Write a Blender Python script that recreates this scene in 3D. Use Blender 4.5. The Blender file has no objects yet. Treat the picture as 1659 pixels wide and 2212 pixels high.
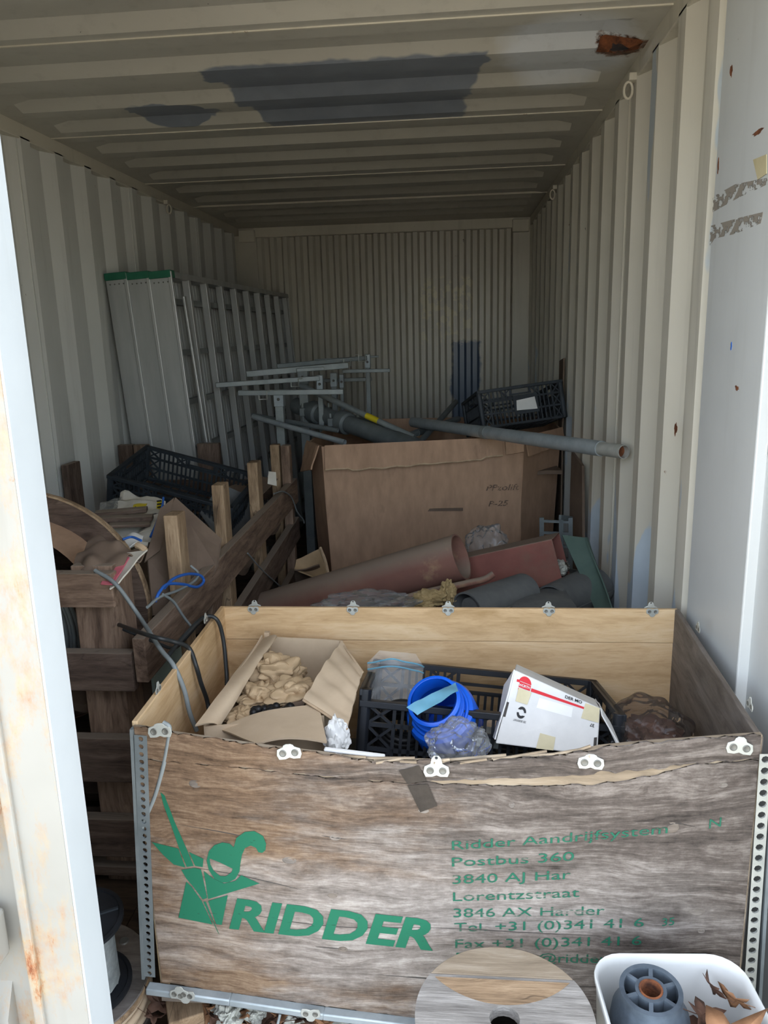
import bpy, math, random
from mathutils import Vector, Matrix, noise, geometry
PI = math.pi
SC = bpy.context.scene
COL = SC.collection

# ---------------------------------------------------------------- camera
cam_d = bpy.data.cameras.new('camera'); cam = bpy.data.objects.new('camera', cam_d); COL.objects.link(cam)
cam_d.sensor_fit = 'HORIZONTAL'; cam_d.sensor_width = 36.0; cam_d.lens = 36.0 * 1660 / 1659
cam_d.clip_start = 0.02; cam_d.clip_end = 200
_r = Vector((0.99588, 0.08678, -0.02630)); _d = Vector((-0.00599, -0.22651, -0.97399)); _f = Vector((-0.09048, 0.97014, -0.22506))
cam.matrix_world = Matrix(((_r.x, -_d.x, -_f.x, 0.562), (_r.y, -_d.y, -_f.y, -0.985), (_r.z, -_d.z, -_f.z, 1.52), (0, 0, 0, 1)))
SC.camera = cam

# ---------------------------------------------------------------- sky, sun, exposure
world = bpy.data.worlds.new('sky'); SC.world = world; world.use_nodes = True
wn = world.node_tree; wn.nodes.clear()
sky = wn.nodes.new('ShaderNodeTexSky'); sky.sky_type = 'NISHITA'; sky.sun_disc = False
sky.sun_elevation = math.radians(52); sky.sun_rotation = math.radians(15); sky.air_density = 1.0; sky.dust_density = 2.0; sky.ozone_density = 1.0
bg = wn.nodes.new('ShaderNodeBackground'); bg.inputs['Strength'].default_value = 0.42
wo = wn.nodes.new('ShaderNodeOutputWorld')
haze = wn.nodes.new('ShaderNodeMix'); haze.data_type = 'RGBA'; haze.inputs[0].default_value = 0.45      # thin bright cloud over the blue
haze.inputs[7].default_value = (5.2, 5.1, 4.9, 1)
wn.links.new(sky.outputs[0], haze.inputs[6]); wn.links.new(haze.outputs[2], bg.inputs[0]); wn.links.new(bg.outputs[0], wo.inputs[0])
sun_d = bpy.data.lights.new('sun', 'SUN'); sun_d.energy = 5.0; sun_d.angle = 0.009; sun_d.color = (1.0, 0.95, 0.87)
sun = bpy.data.objects.new('sun', sun_d); COL.objects.link(sun)
sun.location = (2, 12, 14)
sun.rotation_euler = Vector((-0.16, -0.60, -0.79)).to_track_quat('-Z', 'Y').to_euler()   # high sun behind the container: its mouth is in shade
SC.view_settings.view_transform = 'Standard'; SC.view_settings.look = 'None'
SC.view_settings.gamma = 1.0; SC.view_settings.exposure = 1.58; SC.view_settings.use_curve_mapping = False

SC.cycles.max_bounces = 7; SC.cycles.diffuse_bounces = 4; SC.cycles.glossy_bounces = 2; SC.cycles.transparent_max_bounces = 10
SC.cycles.caustics_reflective = False; SC.cycles.caustics_refractive = False

# ---------------------------------------------------------------- materials
def lin(c):
    if isinstance(c, str): c = tuple(int(c[i:i + 2], 16) / 255 for i in (0, 2, 4))
    return tuple((x / 12.92 if x <= 0.04045 else ((x + 0.055) / 1.055) ** 2.4) for x in c) + (1,)

class NT:
    def __init__(s, name):
        s.m = bpy.data.materials.new(name); s.m.use_nodes = True; s.t = s.m.node_tree; s.t.nodes.clear()
        s.out = s.t.nodes.new('ShaderNodeOutputMaterial')
    def n(s, kind, **kw):
        x = s.t.nodes.new('ShaderNode' + kind)
        for k, v in kw.items(): setattr(x, k, v)
        return x
    def l(s, a, b): s.t.links.new(a, b)
    def setv(s, sock, v):
        if hasattr(v, 'is_linked') or isinstance(v, bpy.types.NodeSocket): s.l(v, sock)
        else: sock.default_value = v
    def math(s, op, a, b=None, clamp=False):
        x = s.n('Math', operation=op); x.use_clamp = clamp; s.setv(x.inputs[0], a)
        if b is not None: s.setv(x.inputs[1], b)
        return x.outputs[0]
    def coord(s, scale=(1, 1, 1), rnd=True, src='Object'):
        tc = s.n('TexCoord'); mp = s.n('Mapping'); s.l(tc.outputs[src], mp.inputs['Vector'])
        mp.inputs['Scale'].default_value = scale
        if rnd:
            oi = s.n('ObjectInfo'); c = s.n('CombineXYZ')
            for i, k in enumerate((13.0, 7.0, 29.0)): s.l(s.math('MULTIPLY', oi.outputs['Random'], k), c.inputs[i])
            s.l(c.outputs[0], mp.inputs['Location'])
        return mp.outputs[0]
    def noise(s, vec, scale, detail=6, rough=0.6, dist=0.0):
        x = s.n('TexNoise'); s.l(vec, x.inputs['Vector']); x.inputs['Scale'].default_value = scale
        x.inputs['Detail'].default_value = detail; x.inputs['Roughness'].default_value = rough; x.inputs['Distortion'].default_value = dist
        return x.outputs[0]
    def ramp(s, fac, stops):
        x = s.n('ValToRGB'); s.l(fac, x.inputs[0]); e = x.color_ramp.elements
        while len(e) < len(stops): e.new(0.5)
        for el, (p, c) in zip(e, stops): el.position = p; el.color = c if len(c) == 4 else tuple(c) + (1,)
        return x.outputs[0]
    def step(s, fac, lo, hi):
        x = s.n('MapRange'); x.clamp = True; s.setv(x.inputs['Value'], fac); x.inputs['From Min'].default_value = lo; x.inputs['From Max'].default_value = hi
        return x.outputs[0]
    def mix(s, fac, a, b):
        x = s.n('Mix', data_type='RGBA'); s.setv(x.inputs[0], fac); s.setv(x.inputs[6], a); s.setv(x.inputs[7], b)
        return x.outputs[2]
    def bump(s, h, strength=0.2, dist=0.01):
        x = s.n('Bump'); x.inputs['Strength'].default_value = strength; x.inputs['Distance'].default_value = dist; s.l(h, x.inputs['Height'])
        return x.outputs[0]
    def bsdf(s, col, rough=0.6, metal=0.0, bump=None, spec=0.4):
        b = s.n('BsdfPrincipled'); s.setv(b.inputs['Base Color'], col); s.setv(b.inputs['Roughness'], rough); b.inputs['Metallic'].default_value = metal
        b.inputs['Specular IOR Level'].default_value = spec
        if bump is not None: s.l(bump, b.inputs['Normal'])
        s.b = b; s.l(b.outputs[0], s.out.inputs[0]); return b

def m_plain(name, c1, c2=None, scale=8, rough=0.6, metal=0.0, bump=0.15, stretch=(1, 1, 1), spec=0.4, spot=None, bdist=0.004, dust=None):
    t = NT(name); v = t.coord(stretch); nz = t.noise(v, scale)
    col = t.ramp(nz, [(0.3, lin(c1)), (0.7, lin(c2 or c1))])
    if spot:
        sc, th, sw, c = spot
        col = t.mix(t.step(t.noise(v, sc, 5, 0.65), th, th + sw), col, lin(c))
    if dust:
        g = t.n('NewGeometry'); sz = t.n('SeparateXYZ'); t.l(g.outputs['Normal'], sz.inputs[0])      # settled dust on upward faces
        col = t.mix(t.math('MULTIPLY', t.step(t.math('ADD', sz.outputs[2], t.math('MULTIPLY', nz, 0.5)), 0.45, 1.0), 0.8), col, lin(dust))
    t.bsdf(col, rough, metal, t.bump(t.noise(v, scale * 4, 4), bump, bdist) if bump else None, spec)
    return t.m

def m_wood(name, dark, mid, light, grain=1.0, rough=0.75, knots=True, crack=0.0, grey=None, bump=0.25, warpk=2.0, dust=None):
    # grain runs along the object's own x
    t = NT(name); v = t.coord((1.0 * grain, 9 * grain, 9 * grain))
    warp = t.noise(t.coord((0.8, 2.2, 2.2)), 2.2, 3, 0.5)
    w = t.n('VectorMath', operation='ADD'); t.l(v, w.inputs[0])
    c = t.n('CombineXYZ'); t.l(t.math('MULTIPLY', warp, warpk), c.inputs[1]); t.l(t.math('MULTIPLY', warp, warpk), c.inputs[2]); t.l(c.outputs[0], w.inputs[1])
    g = t.noise(w.outputs[0], 3.0, 8, 0.7)
    col = t.ramp(g, [(0.28, lin(dark)), (0.5, lin(mid)), (0.72, lin(light))])
    if grey:
        gm = t.step(t.noise(t.coord((0.7, 1.6, 1.6)), 2.6, 5, 0.6), 0.42, 0.62)
        gc = t.ramp(g, [(0.28, lin(grey[0])), (0.5, lin(grey[1])), (0.72, lin(grey[2]))])
        col = t.mix(gm, col, gc)
    fine = t.noise(t.coord((6, 130, 130)), 2.0, 4, 0.6)
    col = t.mix(t.math('MULTIPLY', t.step(fine, 0.56, 0.70), 0.55), col, lin(dark))
    if knots:
        vo = t.n('TexVoronoi'); t.l(t.coord((1.6, 3.4, 3.4)), vo.inputs['Vector']); vo.inputs['Scale'].default_value = 2.0
        k = t.step(vo.outputs['Distance'], 0.10, 0.03)
        col = t.mix(t.math('MULTIPLY', k, 0.75), col, lin(dark))
    if dust:
        ge = t.n('NewGeometry'); sz = t.n('SeparateXYZ'); t.l(ge.outputs['Normal'], sz.inputs[0])      # settled dust on upward faces
        col = t.mix(t.math('MULTIPLY', t.step(sz.outputs[2], 0.5, 0.9), 0.7), col, lin(dust))
    h = t.math('ADD', g, t.math('MULTIPLY', fine, 0.5))
    if crack:
        cr = t.noise(w.outputs[0], 1.1, 2, 0.4)
        cm = t.step(t.math('ABSOLUTE', t.math('SUBTRACT', cr, 0.5)), 0.006, 0.0)
        col = t.mix(t.math('MULTIPLY', cm, crack), col, lin('1a1512'))
    t.bsdf(col, rough, 0, t.bump(h, bump, 0.004), 0.25)
    return t.m

def m_film(name, tint, haze=0.10, rough=0.12, seed_scale=14, body=(0.8, 0.81, 0.81, 1)):
    # thin clear plastic film
    t = NT(name); v = t.coord()
    tr = t.n('BsdfTransparent'); tr.inputs[0].default_value = lin(tint)
    gl = t.n('BsdfGlossy'); gl.inputs['Roughness'].default_value = rough; gl.inputs[0].default_value = (0.9, 0.93, 0.95, 1)
    bm = t.bump(t.noise(v, seed_scale, 3, 0.5, 0.6), 0.5, 0.02); t.l(bm, gl.inputs['Normal'])
    df = t.n('BsdfDiffuse'); df.inputs[0].default_value = body
    fr = t.n('LayerWeight'); fr.inputs[0].default_value = 0.22; t.l(bm, fr.inputs['Normal'])
    m1 = t.n('MixShader'); m1.inputs[0].default_value = haze; t.l(tr.outputs[0], m1.inputs[1]); t.l(df.outputs[0], m1.inputs[2])
    m2 = t.n('MixShader'); t.l(t.math('MULTIPLY', fr.outputs[0], 0.75), m2.inputs[0]); t.l(m1.outputs[0], m2.inputs[1]); t.l(gl.outputs[0], m2.inputs[2])
    t.l(m2.outputs[0], t.out.inputs[0])
    return t.m

def m_print(name, col, lo=0.40, hi=0.5, scale=30, stretch=(1, 1, 5), rough=0.7):
    # flaking flat print: gone where the wear mask says so
    t = NT(name); v = t.coord(stretch, rnd=False)
    b = t.n('BsdfPrincipled'); b.inputs['Base Color'].default_value = lin(col); b.inputs['Roughness'].default_value = rough
    tr = t.n('BsdfTransparent'); mx = t.n('MixShader'); t.l(t.step(t.noise(v, scale, 5, 0.65), lo, hi), mx.inputs[0])
    t.l(tr.outputs[0], mx.inputs[1]); t.l(b.outputs[0], mx.inputs[2]); t.l(mx.outputs[0], t.out.inputs[0])
    return t.m

def m_paint(name, base, base2, rust=0.0, rustscale=9, spotth=0.70, patch=None, rough=0.45, dirt=0.25):
    # container paint in world coordinates, chips and rust, optional repainted patches
    t = NT(name); v = t.coord(rnd=False)
    col = t.ramp(t.noise(v, 2.0, 5), [(0.3, lin(base)), (0.7, lin(base2))])
    if patch: col = patch(t, v, col)
    st = t.noise(t.coord((9, 9, 0.7), rnd=False), 2.0, 4, 0.6)
    col = t.mix(t.math('MULTIPLY', t.step(st, 0.55, 0.8), dirt), col, lin('6b675c'))
    ch = t.noise(v, rustscale, 7, 0.72)
    col = t.mix(t.step(ch, spotth - 0.03, spotth), col, lin('8d7560'))
    col = t.mix(t.step(ch, spotth, spotth + 0.03), col, lin('5a3423'))
    # short dark scratches and knocks
    sc = t.noise(t.coord((5, 5, 2.2), rnd=False), 7, 3, 0.5)
    col = t.mix(t.step(sc, 0.775, 0.79), col, lin('3b342d'))
    if rust:
        big = t.noise(t.coord((3.0, 3.0, 1.0), rnd=False), 3.2, 9, 0.78)
        col = t.mix(t.math('MULTIPLY', t.step(big, 0.62 - rust * 0.2, 0.76 - rust * 0.2), 0.75), col, t.ramp(t.noise(v, 30, 6, 0.7), [(0.35, lin('9a6a3c')), (0.65, lin('a8946c'))]))
        col = t.mix(t.step(big, 0.72 - rust * 0.2, 0.80 - rust * 0.2), col, t.ramp(t.noise(v, 60, 5), [(0.35, lin('5a2c16')), (0.65, lin('9a5428'))]))
    t.bsdf(col, rough, 0, t.bump(t.noise(v, 5, 3), 0.10, 0.01), 0.45)
    return t.m

def patch_ceiling(t, v, col):
    sp = t.n('SeparateXYZ'); t.l(v, sp.inputs[0])
    wob = t.math('MULTIPLY', t.math('SUBTRACT', t.noise(v, 5.0, 3), 0.5), 0.16)
    x = t.math('ADD', sp.outputs[0], wob); y = t.math('ADD', sp.outputs[1], t.math('MULTIPLY', wob, 0.45))
    # brushed grey repaint: one broad patch, one small
    skew = t.math('MULTIPLY', t.math('SUBTRACT', y, 2.1), 0.12)
    bx = t.math('MULTIPLY', t.step(t.math('SUBTRACT', x, skew), -0.262, -0.252), t.step(t.math('ADD', x, skew), 0.652, 0.642))
    by = t.math('MULTIPLY', t.step(y, 1.765, 1.775), t.step(y, 2.515, 2.505))
    big = t.math('MULTIPLY', bx, by)
    dx = t.math('DIVIDE', t.math('ADD', x, 0.545), 0.165); dy = t.math('DIVIDE', t.math('SUBTRACT', y, 2.28), 0.155)
    rr = t.math('ADD', t.math('POWER', t.math('ABSOLUTE', dx), 3.0), t.math('POWER', t.math('ABSOLUTE', dy), 3.0))
    sm = t.step(rr, 1.05, 0.95)
    col = t.mix(t.math('MAXIMUM', big, sm), col, t.ramp(t.noise(v, 6, 4), [(0.3, lin('747a83')), (0.7, lin('828890'))]))
    # paler bluish-white corner by the hole
    ex = t.math('DIVIDE', t.math('SUBTRACT', x, 0.93), 0.20); ey = t.math('DIVIDE', t.math('SUBTRACT', y, 1.83), 0.34)
    r2 = t.math('ADD', t.math('MULTIPLY', ex, ex), t.math('MULTIPLY', ey, ey))
    col = t.mix(t.math('MULTIPLY', t.step(r2, 1.3, 0.6), 0.85), col, lin('d5dade'))
    # rust round the hole
    hx = t.math('DIVIDE', t.math('SUBTRACT', x, 1.10), 0.085); hy = t.math('DIVIDE', t.math('SUBTRACT', y, 1.79), 0.085)
    r3 = t.math('ADD', t.math('MULTIPLY', hx, hx), t.math('MULTIPLY', hy, hy))
    return t.mix(t.step(t.math('ADD', r3, t.math('MULTIPLY', t.noise(v, 40, 5), 1.6)), 1.75, 1.45), col, t.ramp(t.noise(v, 60, 5), [(0.35, lin('2a1a12')), (0.65, lin('7a4a2a'))]))

def patch_wall(t, v, col):
    sp = t.n('SeparateXYZ'); t.l(v, sp.inputs[0])
    colnz = t.noise(t.coord((1, 3.6, 0.25), rnd=False), 1.0, 1, 0.4)      # one random height per column
    h = t.math('ADD', t.math('MULTIPLY', colnz, 2.5), -0.58)
    h = t.math('ADD', h, t.math('MULTIPLY', t.noise(v, 9, 4), 0.12))
    low = t.step(t.math('SUBTRACT', sp.outputs[2], h), 0.01, -0.01)
    far = t.step(sp.outputs[1], 3.4, 3.0)
    col = t.mix(t.math('MULTIPLY', t.math('MULTIPLY', low, far), 0.9), col, t.ramp(t.noise(v, 5, 4), [(0.3, lin('b0bfcc')), (0.7, lin('c4d2dd'))]))
    b = t.step(t.noise(t.coord((1, 2.0, 0.6), rnd=False), 1.6, 4, 0.6), 0.615, 0.63)
    return t.mix(t.math('MULTIPLY', b, 0.8), col, lin('b2bfc9'))

def patch_back(t, v, col):
    sp = t.n('SeparateXYZ'); t.l(v, sp.inputs[0])
    wob = t.math('MULTIPLY', t.math('SUBTRACT', t.noise(v, 7, 3), 0.5), 0.12)
    x = t.math('ADD', sp.outputs[0], wob); z = t.math('ADD', sp.outputs[2], wob)
    a = t.math('MULTIPLY', t.math('MULTIPLY', t.step(x, 0.54, 0.56), t.step(x, 0.80, 0.78)), t.step(z, 1.46, 1.44))
    col = t.mix(a, col, lin('5c6b80'))
    b = t.math('MULTIPLY', t.math('MULTIPLY', t.step(x, 0.30, 0.31), t.step(x, 0.72, 0.71)), t.math('MULTIPLY', t.step(z, 1.42, 1.45), t.step(z, 1.98, 1.95)))
    return t.mix(t.math('MULTIPLY', b, t.step(t.noise(v, 12, 5), 0.52, 0.56)), col, lin('d0cab0'))

MT = {}
MT['wall_r'] = m_paint('wall_paint', 'cac6b8', 'd3cfc2', spotth=0.735, patch=patch_wall, rough=0.42)
MT['wall_l'] = m_paint('wall_paint_left', 'c4c5be', 'cdcec7', spotth=0.735, rough=0.45)
MT['wall_b'] = m_paint('wall_paint_back', 'b9b5a7', 'c4c0b2', spotth=0.72, patch=patch_back, rough=0.35)
MT['ceil'] = m_paint('ceiling_paint', 'b6b3a7', 'c0bdb1', spotth=0.78, patch=patch_ceiling, rough=0.4)
MT['flat'] = m_paint('front_panel_paint', 'bfc2c1', 'cacdcc', spotth=0.745, rough=0.4, dirt=0.1)
MT['rail'] = m_paint('rail_paint', 'c4bfae', 'cec9b9', spotth=0.72, rough=0.45)
MT['door'] = m_paint('door_paint', '85847d', '96958f', rust=0.66, spotth=0.69, rough=0.6)
MT['dooredge'] = m_paint('door_edge_paint', 'aab2b6', 'b6bec2', spotth=0.72, rough=0.45)
MT['rust'] = m_plain('rust', '3a2115', '8a5230', 40, 0.9, 0, 0.5)
MT['rust_d'] = m_plain('dark_rust', '1c120c', '4b2f1f', 30, 0.95, 0, 0.5)
MT['greenboard'] = m_plain('pale_green_board', '8a9a92', '9caba3', 8, 0.7, 0, 0.05)
MT['floor'] = m_wood('floor_plywood', '2a221b', '4a3d31', '5d4e3f', crack=0.5)
MT['ground'] = m_plain('ground', '8f887a', 'b0a899', 3, 0.95, 0, 0.4)
def m_front():
    # weathered veneer: brown and less worn to the left, bleached round the print, grey to the right; grain along x
    t = NT('weathered_plywood'); v = t.coord((1, 1, 1), rnd=False); sp = t.n('SeparateXYZ'); t.l(v, sp.inputs[0]); x, z = sp.outputs[0], sp.outputs[2]
    warp = t.noise(t.coord((0.9, 1, 2.6), rnd=False), 2.4, 3, 0.5)
    def grain(sx, sz, wk, sc, det=7, ro=0.68):
        c = t.n('CombineXYZ'); t.l(t.math('MULTIPLY', x, sx), c.inputs[0]); t.l(t.math('ADD', t.math('MULTIPLY', z, sz), t.math('MULTIPLY', warp, wk)), c.inputs[2]); return t.noise(c.outputs[0], sc, det, ro)
    g1 = grain(1.2, 13, 2.2, 3.0); g2 = grain(7, 60, 3.0, 4.0, 5, 0.7); g3 = t.noise(v, 55, 6, 0.75)
    g = t.math('ADD', t.math('MULTIPLY', g1, 0.55), t.math('ADD', t.math('MULTIPLY', g2, 0.27), t.math('MULTIPLY', g3, 0.18)))
    brown = t.ramp(g, [(0.38, lin('3f3125')), (0.5, lin('6f5a47')), (0.62, lin('917c66'))])
    grey = t.ramp(g, [(0.38, lin('302b27')), (0.5, lin('59514b')), (0.62, lin('857d76'))])
    pale = t.ramp(g, [(0.38, lin('5f5851')), (0.5, lin('8f8780')), (0.62, lin('bab4ac'))])
    wob = t.math('SUBTRACT', t.noise(t.coord((1.2, 1, 3.5), rnd=False), 2.5, 5, 0.65), 0.5)
    m1 = t.step(t.math('ADD', x, t.math('MULTIPLY', wob, 1.3)), -0.42, 0.02)
    col = t.mix(m1, brown, grey)
    ex = t.math('DIVIDE', t.math('ADD', x, 0.08), 0.55); ez = t.math('DIVIDE', t.math('ADD', z, 0.10), 0.22)
    rr = t.math('ADD', t.math('ADD', t.math('MULTIPLY', ex, ex), t.math('MULTIPLY', ez, ez)), t.math('MULTIPLY', wob, -4.5))
    col = t.mix(t.math('MULTIPLY', t.step(rr, 1.3, 0.1), 0.75), col, pale)
    st = grain(0.9, 9, 1.8, 2.0, 6, 0.7)
    col = t.mix(t.math('MULTIPLY', t.step(st, 0.58, 0.72), 0.6), col, lin('3c3029'))
    t.bsdf(col, 0.82, 0, t.bump(g, 0.8, 0.006), 0.25); return t.m
MT['ply_front'] = m_front()
MT['ply_grey'] = m_wood('silver_grey_board', '55514d', '86827c', 'aeaaa4', 1.2, 0.8, False, 0.0, bump=0.7, warpk=0.5)
MT['ply_bare'] = m_wood('bare_plywood_core', '6b5f50', '8b7d6a', 'a69a88', 1.0, 0.8, False)
MT['ply_in'] = m_wood('clean_plywood', 'a2835a', 'c4a57d', 'd3ba96', 0.8, 0.6, True, 0, bump=0.12, warpk=1.2)
MT['ply_side'] = m_wood('grey_plywood', '4a423b', '6d645b', '867c72', 0.8, 0.7, True, 0, grey=('56514d', '736e69', '8c8781'), bump=0.2)
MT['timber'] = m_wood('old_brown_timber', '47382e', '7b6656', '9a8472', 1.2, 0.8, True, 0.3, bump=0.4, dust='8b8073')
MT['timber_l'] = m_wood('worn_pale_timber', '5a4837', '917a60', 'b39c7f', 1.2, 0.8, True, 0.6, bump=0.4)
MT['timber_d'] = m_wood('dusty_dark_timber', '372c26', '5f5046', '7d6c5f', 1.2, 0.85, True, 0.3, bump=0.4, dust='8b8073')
MT['galv'] = m_plain('galvanised_steel', '8f999d', 'a9b2b5', 18, 0.45, 0.3, 0.1)
MT['galv_d'] = m_plain('dusty_steel', '7d8585', '949b9a', 12, 0.5, 0.25, 0.1)
MT['galv_dull'] = m_plain('dull_grey_steel', '626a6c', '7a8182', 12, 0.55, 0.2, 0.1)
MT['alu'] = m_plain('brushed_aluminium', 'a3a6a3', 'babcb9', 4, 0.42, 0.35, 0.1, (3, 3, 0.4))
MT['alu_d'] = m_plain('dusty_aluminium', '6c706d', '858884', 6, 0.5, 0.3, 0.1)
MT['green'] = m_plain('green_plastic', '1d5a44', '2a6e54', 10, 0.5, 0, 0.05)
MT['board'] = m_plain('brown_cardboard', 'a1846d', 'b8987e', 9, 0.85, 0, 0.15, (2.5, 1, 0.8), 0.2, (2.2, 0.60, 0.16, '7a6352'))
MT['board_p'] = m_plain('pale_cardboard', 'b09c82', 'c6b196', 5, 0.85, 0, 0.2, (1, 1, 1), 0.2)
MT['board_e'] = m_plain('torn_cardboard_edge', 'a48d72', 'c2ab8e', 30, 0.9, 0, 0.3)
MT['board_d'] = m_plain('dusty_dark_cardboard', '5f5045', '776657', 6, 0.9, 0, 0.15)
MT['kraft'] = m_plain('kraft_paper', '9c8464', 'b59c7a', 6, 0.75, 0, 0.3)
MT['black'] = m_plain('black_plastic', '15171a', '22252a', 12, 0.42, 0, 0.05)
MT['black_d'] = m_plain('dusty_black_plastic', '20262b', '363d43', 12, 0.55, 0, 0.05)
MT['rubber'] = m_plain('black_rubber', '101011', '1a1a1b', 20, 0.5, 0, 0.1)
MT['blue'] = m_plain('blue_plastic', '0b55c8', '1560d6', 5, 0.32, 0, 0.03)
MT['white_card'] = m_plain('white_carton', 'c9c9c6', 'dddcd8', 9, 0.7, 0, 0.08, (1, 1, 1), 0.3, (5, 0.68, 0.06, 'b0aca2'))
MT['white'] = m_plain('white_plastic', 'c6c9c8', 'd2d4d2', 5, 0.4, 0, 0.03)
MT['zinc'] = m_plain('zinc_plate', '9fa29c', 'b9bbb4', 25, 0.42, 0.35, 0.1, (1, 1, 1), 0.5, (18, 0.66, 0.05, '8a6a4c'))
MT['zinc_d'] = m_plain('dark_rivet', '5d5d58', '77766f', 25, 0.5, 0.4, 0.1)
MT['red_steel'] = m_plain('red_primed_steel', '744a43', '8b5a50', 5, 0.8, 0.0, 0.25, (1, 1, 1), 0.25, (4, 0.52, 0.25, '7a6455'), dust='8a8074')
MT['rust_tube'] = m_plain('rusty_red_tube', '74524a', '8a6455', 4, 0.8, 0, 0.25, (1, 1, 1), 0.25, (9, 0.58, 0.12, '94775f'), dust='857a6c')
MT['felt'] = m_plain('grey_felt', '56595a', '6c6e6c', 10, 0.95, 0, 0.4)
MT['mat_green'] = m_plain('green_grey_mat', '4a5f58', '5d7269', 6, 0.8, 0, 0.1)
MT['foam'] = m_plain('mineral_wool', '8f7b54', 'b49f74', 25, 0.95, 0, 0.8)
MT['paper'] = m_plain('dirty_paper', 'b8b3a6', 'd6d2c6', 7, 0.8, 0, 0.2)
MT['paper_w'] = m_plain('white_paper', 'd8d8d4', 'e8e8e4', 7, 0.8, 0, 0.1)
MT['leaf'] = m_plain('dry_leaf', '6b4a33', '9b7250', 15, 0.8, 0, 0.3)
MT['leaf_d'] = m_plain('dark_leaf', '3f2c20', '64483a', 15, 0.8, 0, 0.3)
MT['bark'] = m_plain('pale_flaking_rubble', '8f8f86', 'd0d2c8', 22, 0.9, 0, 0.8, (1, 1, 1), 0.2, (14, 0.60, 0.04, '3a332b'))
MT['wire_g'] = m_plain('grey_cable', '6d7475', '858c8c', 6, 0.5, 0, 0)
MT['wire_k'] = m_plain('black_cable', '1c1f20', '2a2d2e', 6, 0.45, 0, 0)
MT['wire_b'] = m_plain('blue_cable', '2458a8', '2f68be', 6, 0.45, 0, 0)
MT['wire_rope'] = m_plain('grey_wire', '7a807f', '9aa09e', 60, 0.45, 0.4, 0.3)
MT['yellow'] = m_plain('yellow_tape', 'c9b51e', 'd9c62c', 10, 0.5, 0, 0)
MT['tape_shade'] = m_plain('dark_tape_and_shade', '2d2823', '3b352f', 30, 0.6, 0, 0.2)  # worn tape colour, also used as painted shade in the spool hole
MT['tape_y'] = m_plain('yellowed_tape', 'b6ab85', 'c9bf9c', 14, 0.4, 0, 0.05)
MT['tape_res'] = m_print('tape_residue', '8a8379', 0.47, 0.5, 26, (1, 1, 1.6))
MT['film'] = m_film('clear_film', 'fafbfb', 0.10)
MT['film_d'] = m_film('smoky_film', 'e6e0dc', 0.02, 0.12)
MT['film_b'] = m_film('blue_film', '9fd4e8', 0.45, 0.15, 14, (0.25, 0.55, 0.68, 1))
MT['print_g'] = m_print('green_print', '106449', 0.27, 0.36, 40)
MT['print_gw'] = m_print('faded_green_print', '155c46', 0.33, 0.47, 20, (0.6, 1, 5))
MT['print_r'] = m_print('red_print', 'c8202c', 0.30, 0.36, 60, (1, 1, 1))
MT['print_k'] = m_print('black_print', '1a1a1c', 0.25, 0.3, 60, (1, 1, 1))
MT['pencil'] = m_print('pencil_marks', '5a4a40', 0.42, 0.55, 60, (1, 1, 1))
MT['pink'] = m_plain('pink_print', 'a8505e', 'c06a74', 10, 0.7, 0, 0.1)

# ---------------------------------------------------------------- geometry helpers
WM = {}
def tag(o, label=None, cat=None, group=None, kind=None):
    if label: o['label'] = label
    if cat: o['category'] = cat
    if group: o['group'] = group
    if kind: o['kind'] = kind
    return o
def thing(name, label, cat, loc=(0, 0, 0), group=None, M=None, kind=None):
    o = bpy.data.objects.new(name, None); COL.objects.link(o); o.empty_display_size = 0.05
    Mw = M if M is not None else Matrix.Translation(Vector(loc))
    o.matrix_world = Mw; WM[o] = Mw
    return tag(o, label, cat, group, kind)
def V(*a): return Vector(a[0]) if len(a) == 1 else Vector(a)
def frame(o, x, up=(0, 0, 1)):
    # matrix at o whose x axis runs along x
    x = Vector(x).normalized(); y = Vector(up).cross(x)
    if y.length < 1e-4: y = Vector((0, 1, 0)).cross(x)
    y.normalize(); z = x.cross(y); o = Vector(o)
    return Matrix(((x.x, y.x, z.x, o.x), (x.y, y.y, z.y, o.y), (x.z, y.z, z.z, o.z), (0, 0, 0, 1)))
def axisM(o, z, ref=(1, 0, 0)):
    # matrix at o whose z axis runs along z
    z = Vector(z).normalized(); x = Vector(ref) - Vector(ref).dot(z) * z
    if x.length < 1e-3: x = Vector((0, 1, 0)) - Vector((0, 1, 0)).dot(z) * z
    x.normalize(); y = z.cross(x); o = Vector(o)
    return Matrix(((x.x, y.x, z.x, o.x), (x.y, y.y, z.y, o.y), (x.z, y.z, z.z, o.z), (0, 0, 0, 1)))
I4 = Matrix.Identity(4)
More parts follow.
